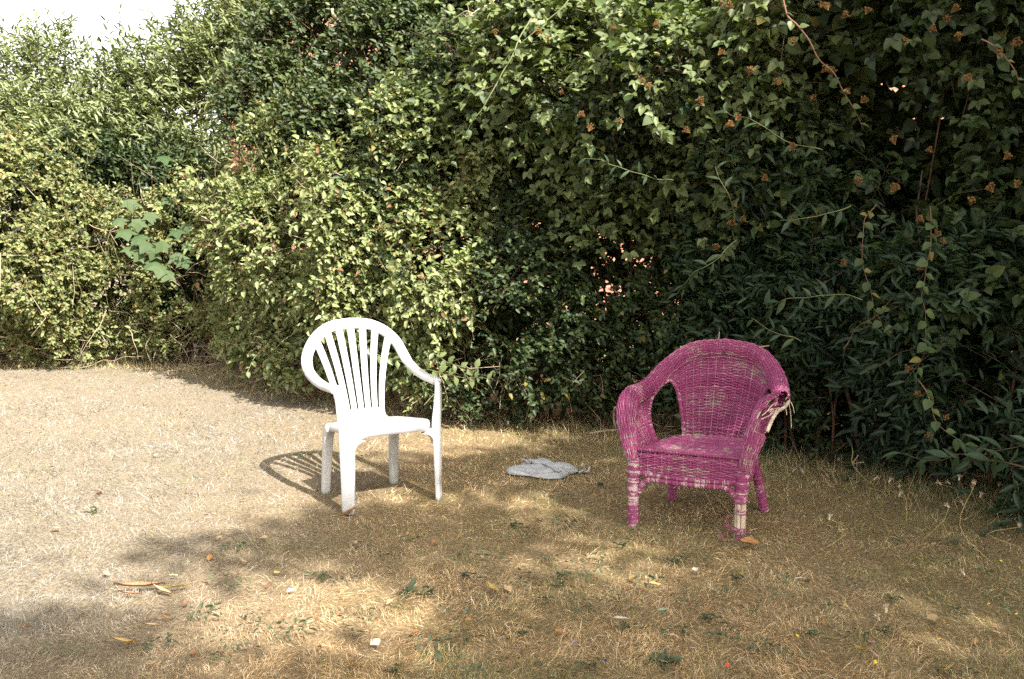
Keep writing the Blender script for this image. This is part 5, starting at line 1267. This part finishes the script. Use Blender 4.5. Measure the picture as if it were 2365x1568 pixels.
for b, t, lab in (((990, 610), (1170, 388), 'straw coloured stalk leaning out over the lawn near the hedge foot'), ((1310, 990), (1275, 850), 'short dark stalk standing alone in the lower right lawn'), ((770, 1350), (740, 1105), 'dark upright seed stalk in the lower right lawn'), ((755, 1345), (690, 1160), 'second dark stalk leaning beside the upright one'), ((320, 690), (350, 470), 'pale bent stalk on the lawn beyond the wicker chair')):
    stalk(zr3(*b), zr3(*t), lab, group='stalks standing in the lawn')
stalk((1655, 1205), (1610, 1105), 'pale arching stalk under the wicker chair', head=False, group='stalks standing in the lawn')
stalk((1700, 1210), (1625, 1120), 'second pale stalk bending under the wicker chair', head=False, group='stalks standing in the lawn')
stalk((1395, 1150), (1393, 1050), 'thin green stem rising beside the straps of the grey cloth', head=False, green=True, group='stalks standing in the lawn')
stalk((1402, 1175), (1400, 1060), 'thin pale stem rising beside the straps of the grey cloth', head=False, group='stalks standing in the lawn')
for b, t in (((720, 895), (690, 850)), ((745, 895), (740, 845)), ((560, 885), (548, 855)), ((1005, 945), (990, 910)), ((985, 950), (975, 925)), ((660, 895), (640, 872)), ((850, 925), (840, 890)), ((1060, 970), (1050, 940)), ((300, 850), (290, 815)), ((460, 860), (450, 825)), ((380, 850), (385, 815)), ((940, 950), (930, 905)), ((1120, 985), (1105, 955)), ((1180, 985), (1170, 950)), ((1240, 1000), (1225, 965))):
    stalk(b, t, 'short pale grass stalk with seed head at the sunlit foot of the hedge', group='pale stalks at the sunlit hedge foot')
# a bare forked twig leaning from the grass by the hedge, and a fallen branch behind the wicker chair
g = gz(*zr3(690, 265)); T = thing('forked_twig', 'bare forked twig standing out of the grass before the dark hedge', 'twig', (float(g[0]), float(g[1]), float(g[2])))
for pts in ([(690, 265), (600, 200), (508, 92), (512, 20), (508, -20)], [(508, 92), (530, 60), (552, 30)], [(508, 92), (550, 85), (592, 80)]):
    P = np.array([at(*zr3(*q_), g[1]) for q_ in pts]) - g; 
    mb = MB(); mb.tube(spline(P, 10), np.linspace(0.0032, 0.0018, 10), 5); mb.build('branch', M['stalk'], T)
g = gz(1360, 1002); T = thing('fallen_branch', 'grey bare branch lying behind the arm of the wicker chair', 'branch', (float(g[0]), float(g[1]), float(g[2])))
for pts, r in (([(1360, 1002), (1395, 995), (1430, 992)], 0.008), ([(1428, 1010), (1420, 985), (1417, 955), (1420, 940)], 0.010)):
    P = np.array([at(*q_, g[1] - 0.15 * k / 3) for k, q_ in enumerate(pts)]) - g; P[:, 2] = np.maximum(P[:, 2], 0.008)
    mb = MB(); mb.tube(spline(P, 10), np.linspace(r, r * 0.7, 10), 6); mb.build('branch', M['dead_twig'], T)
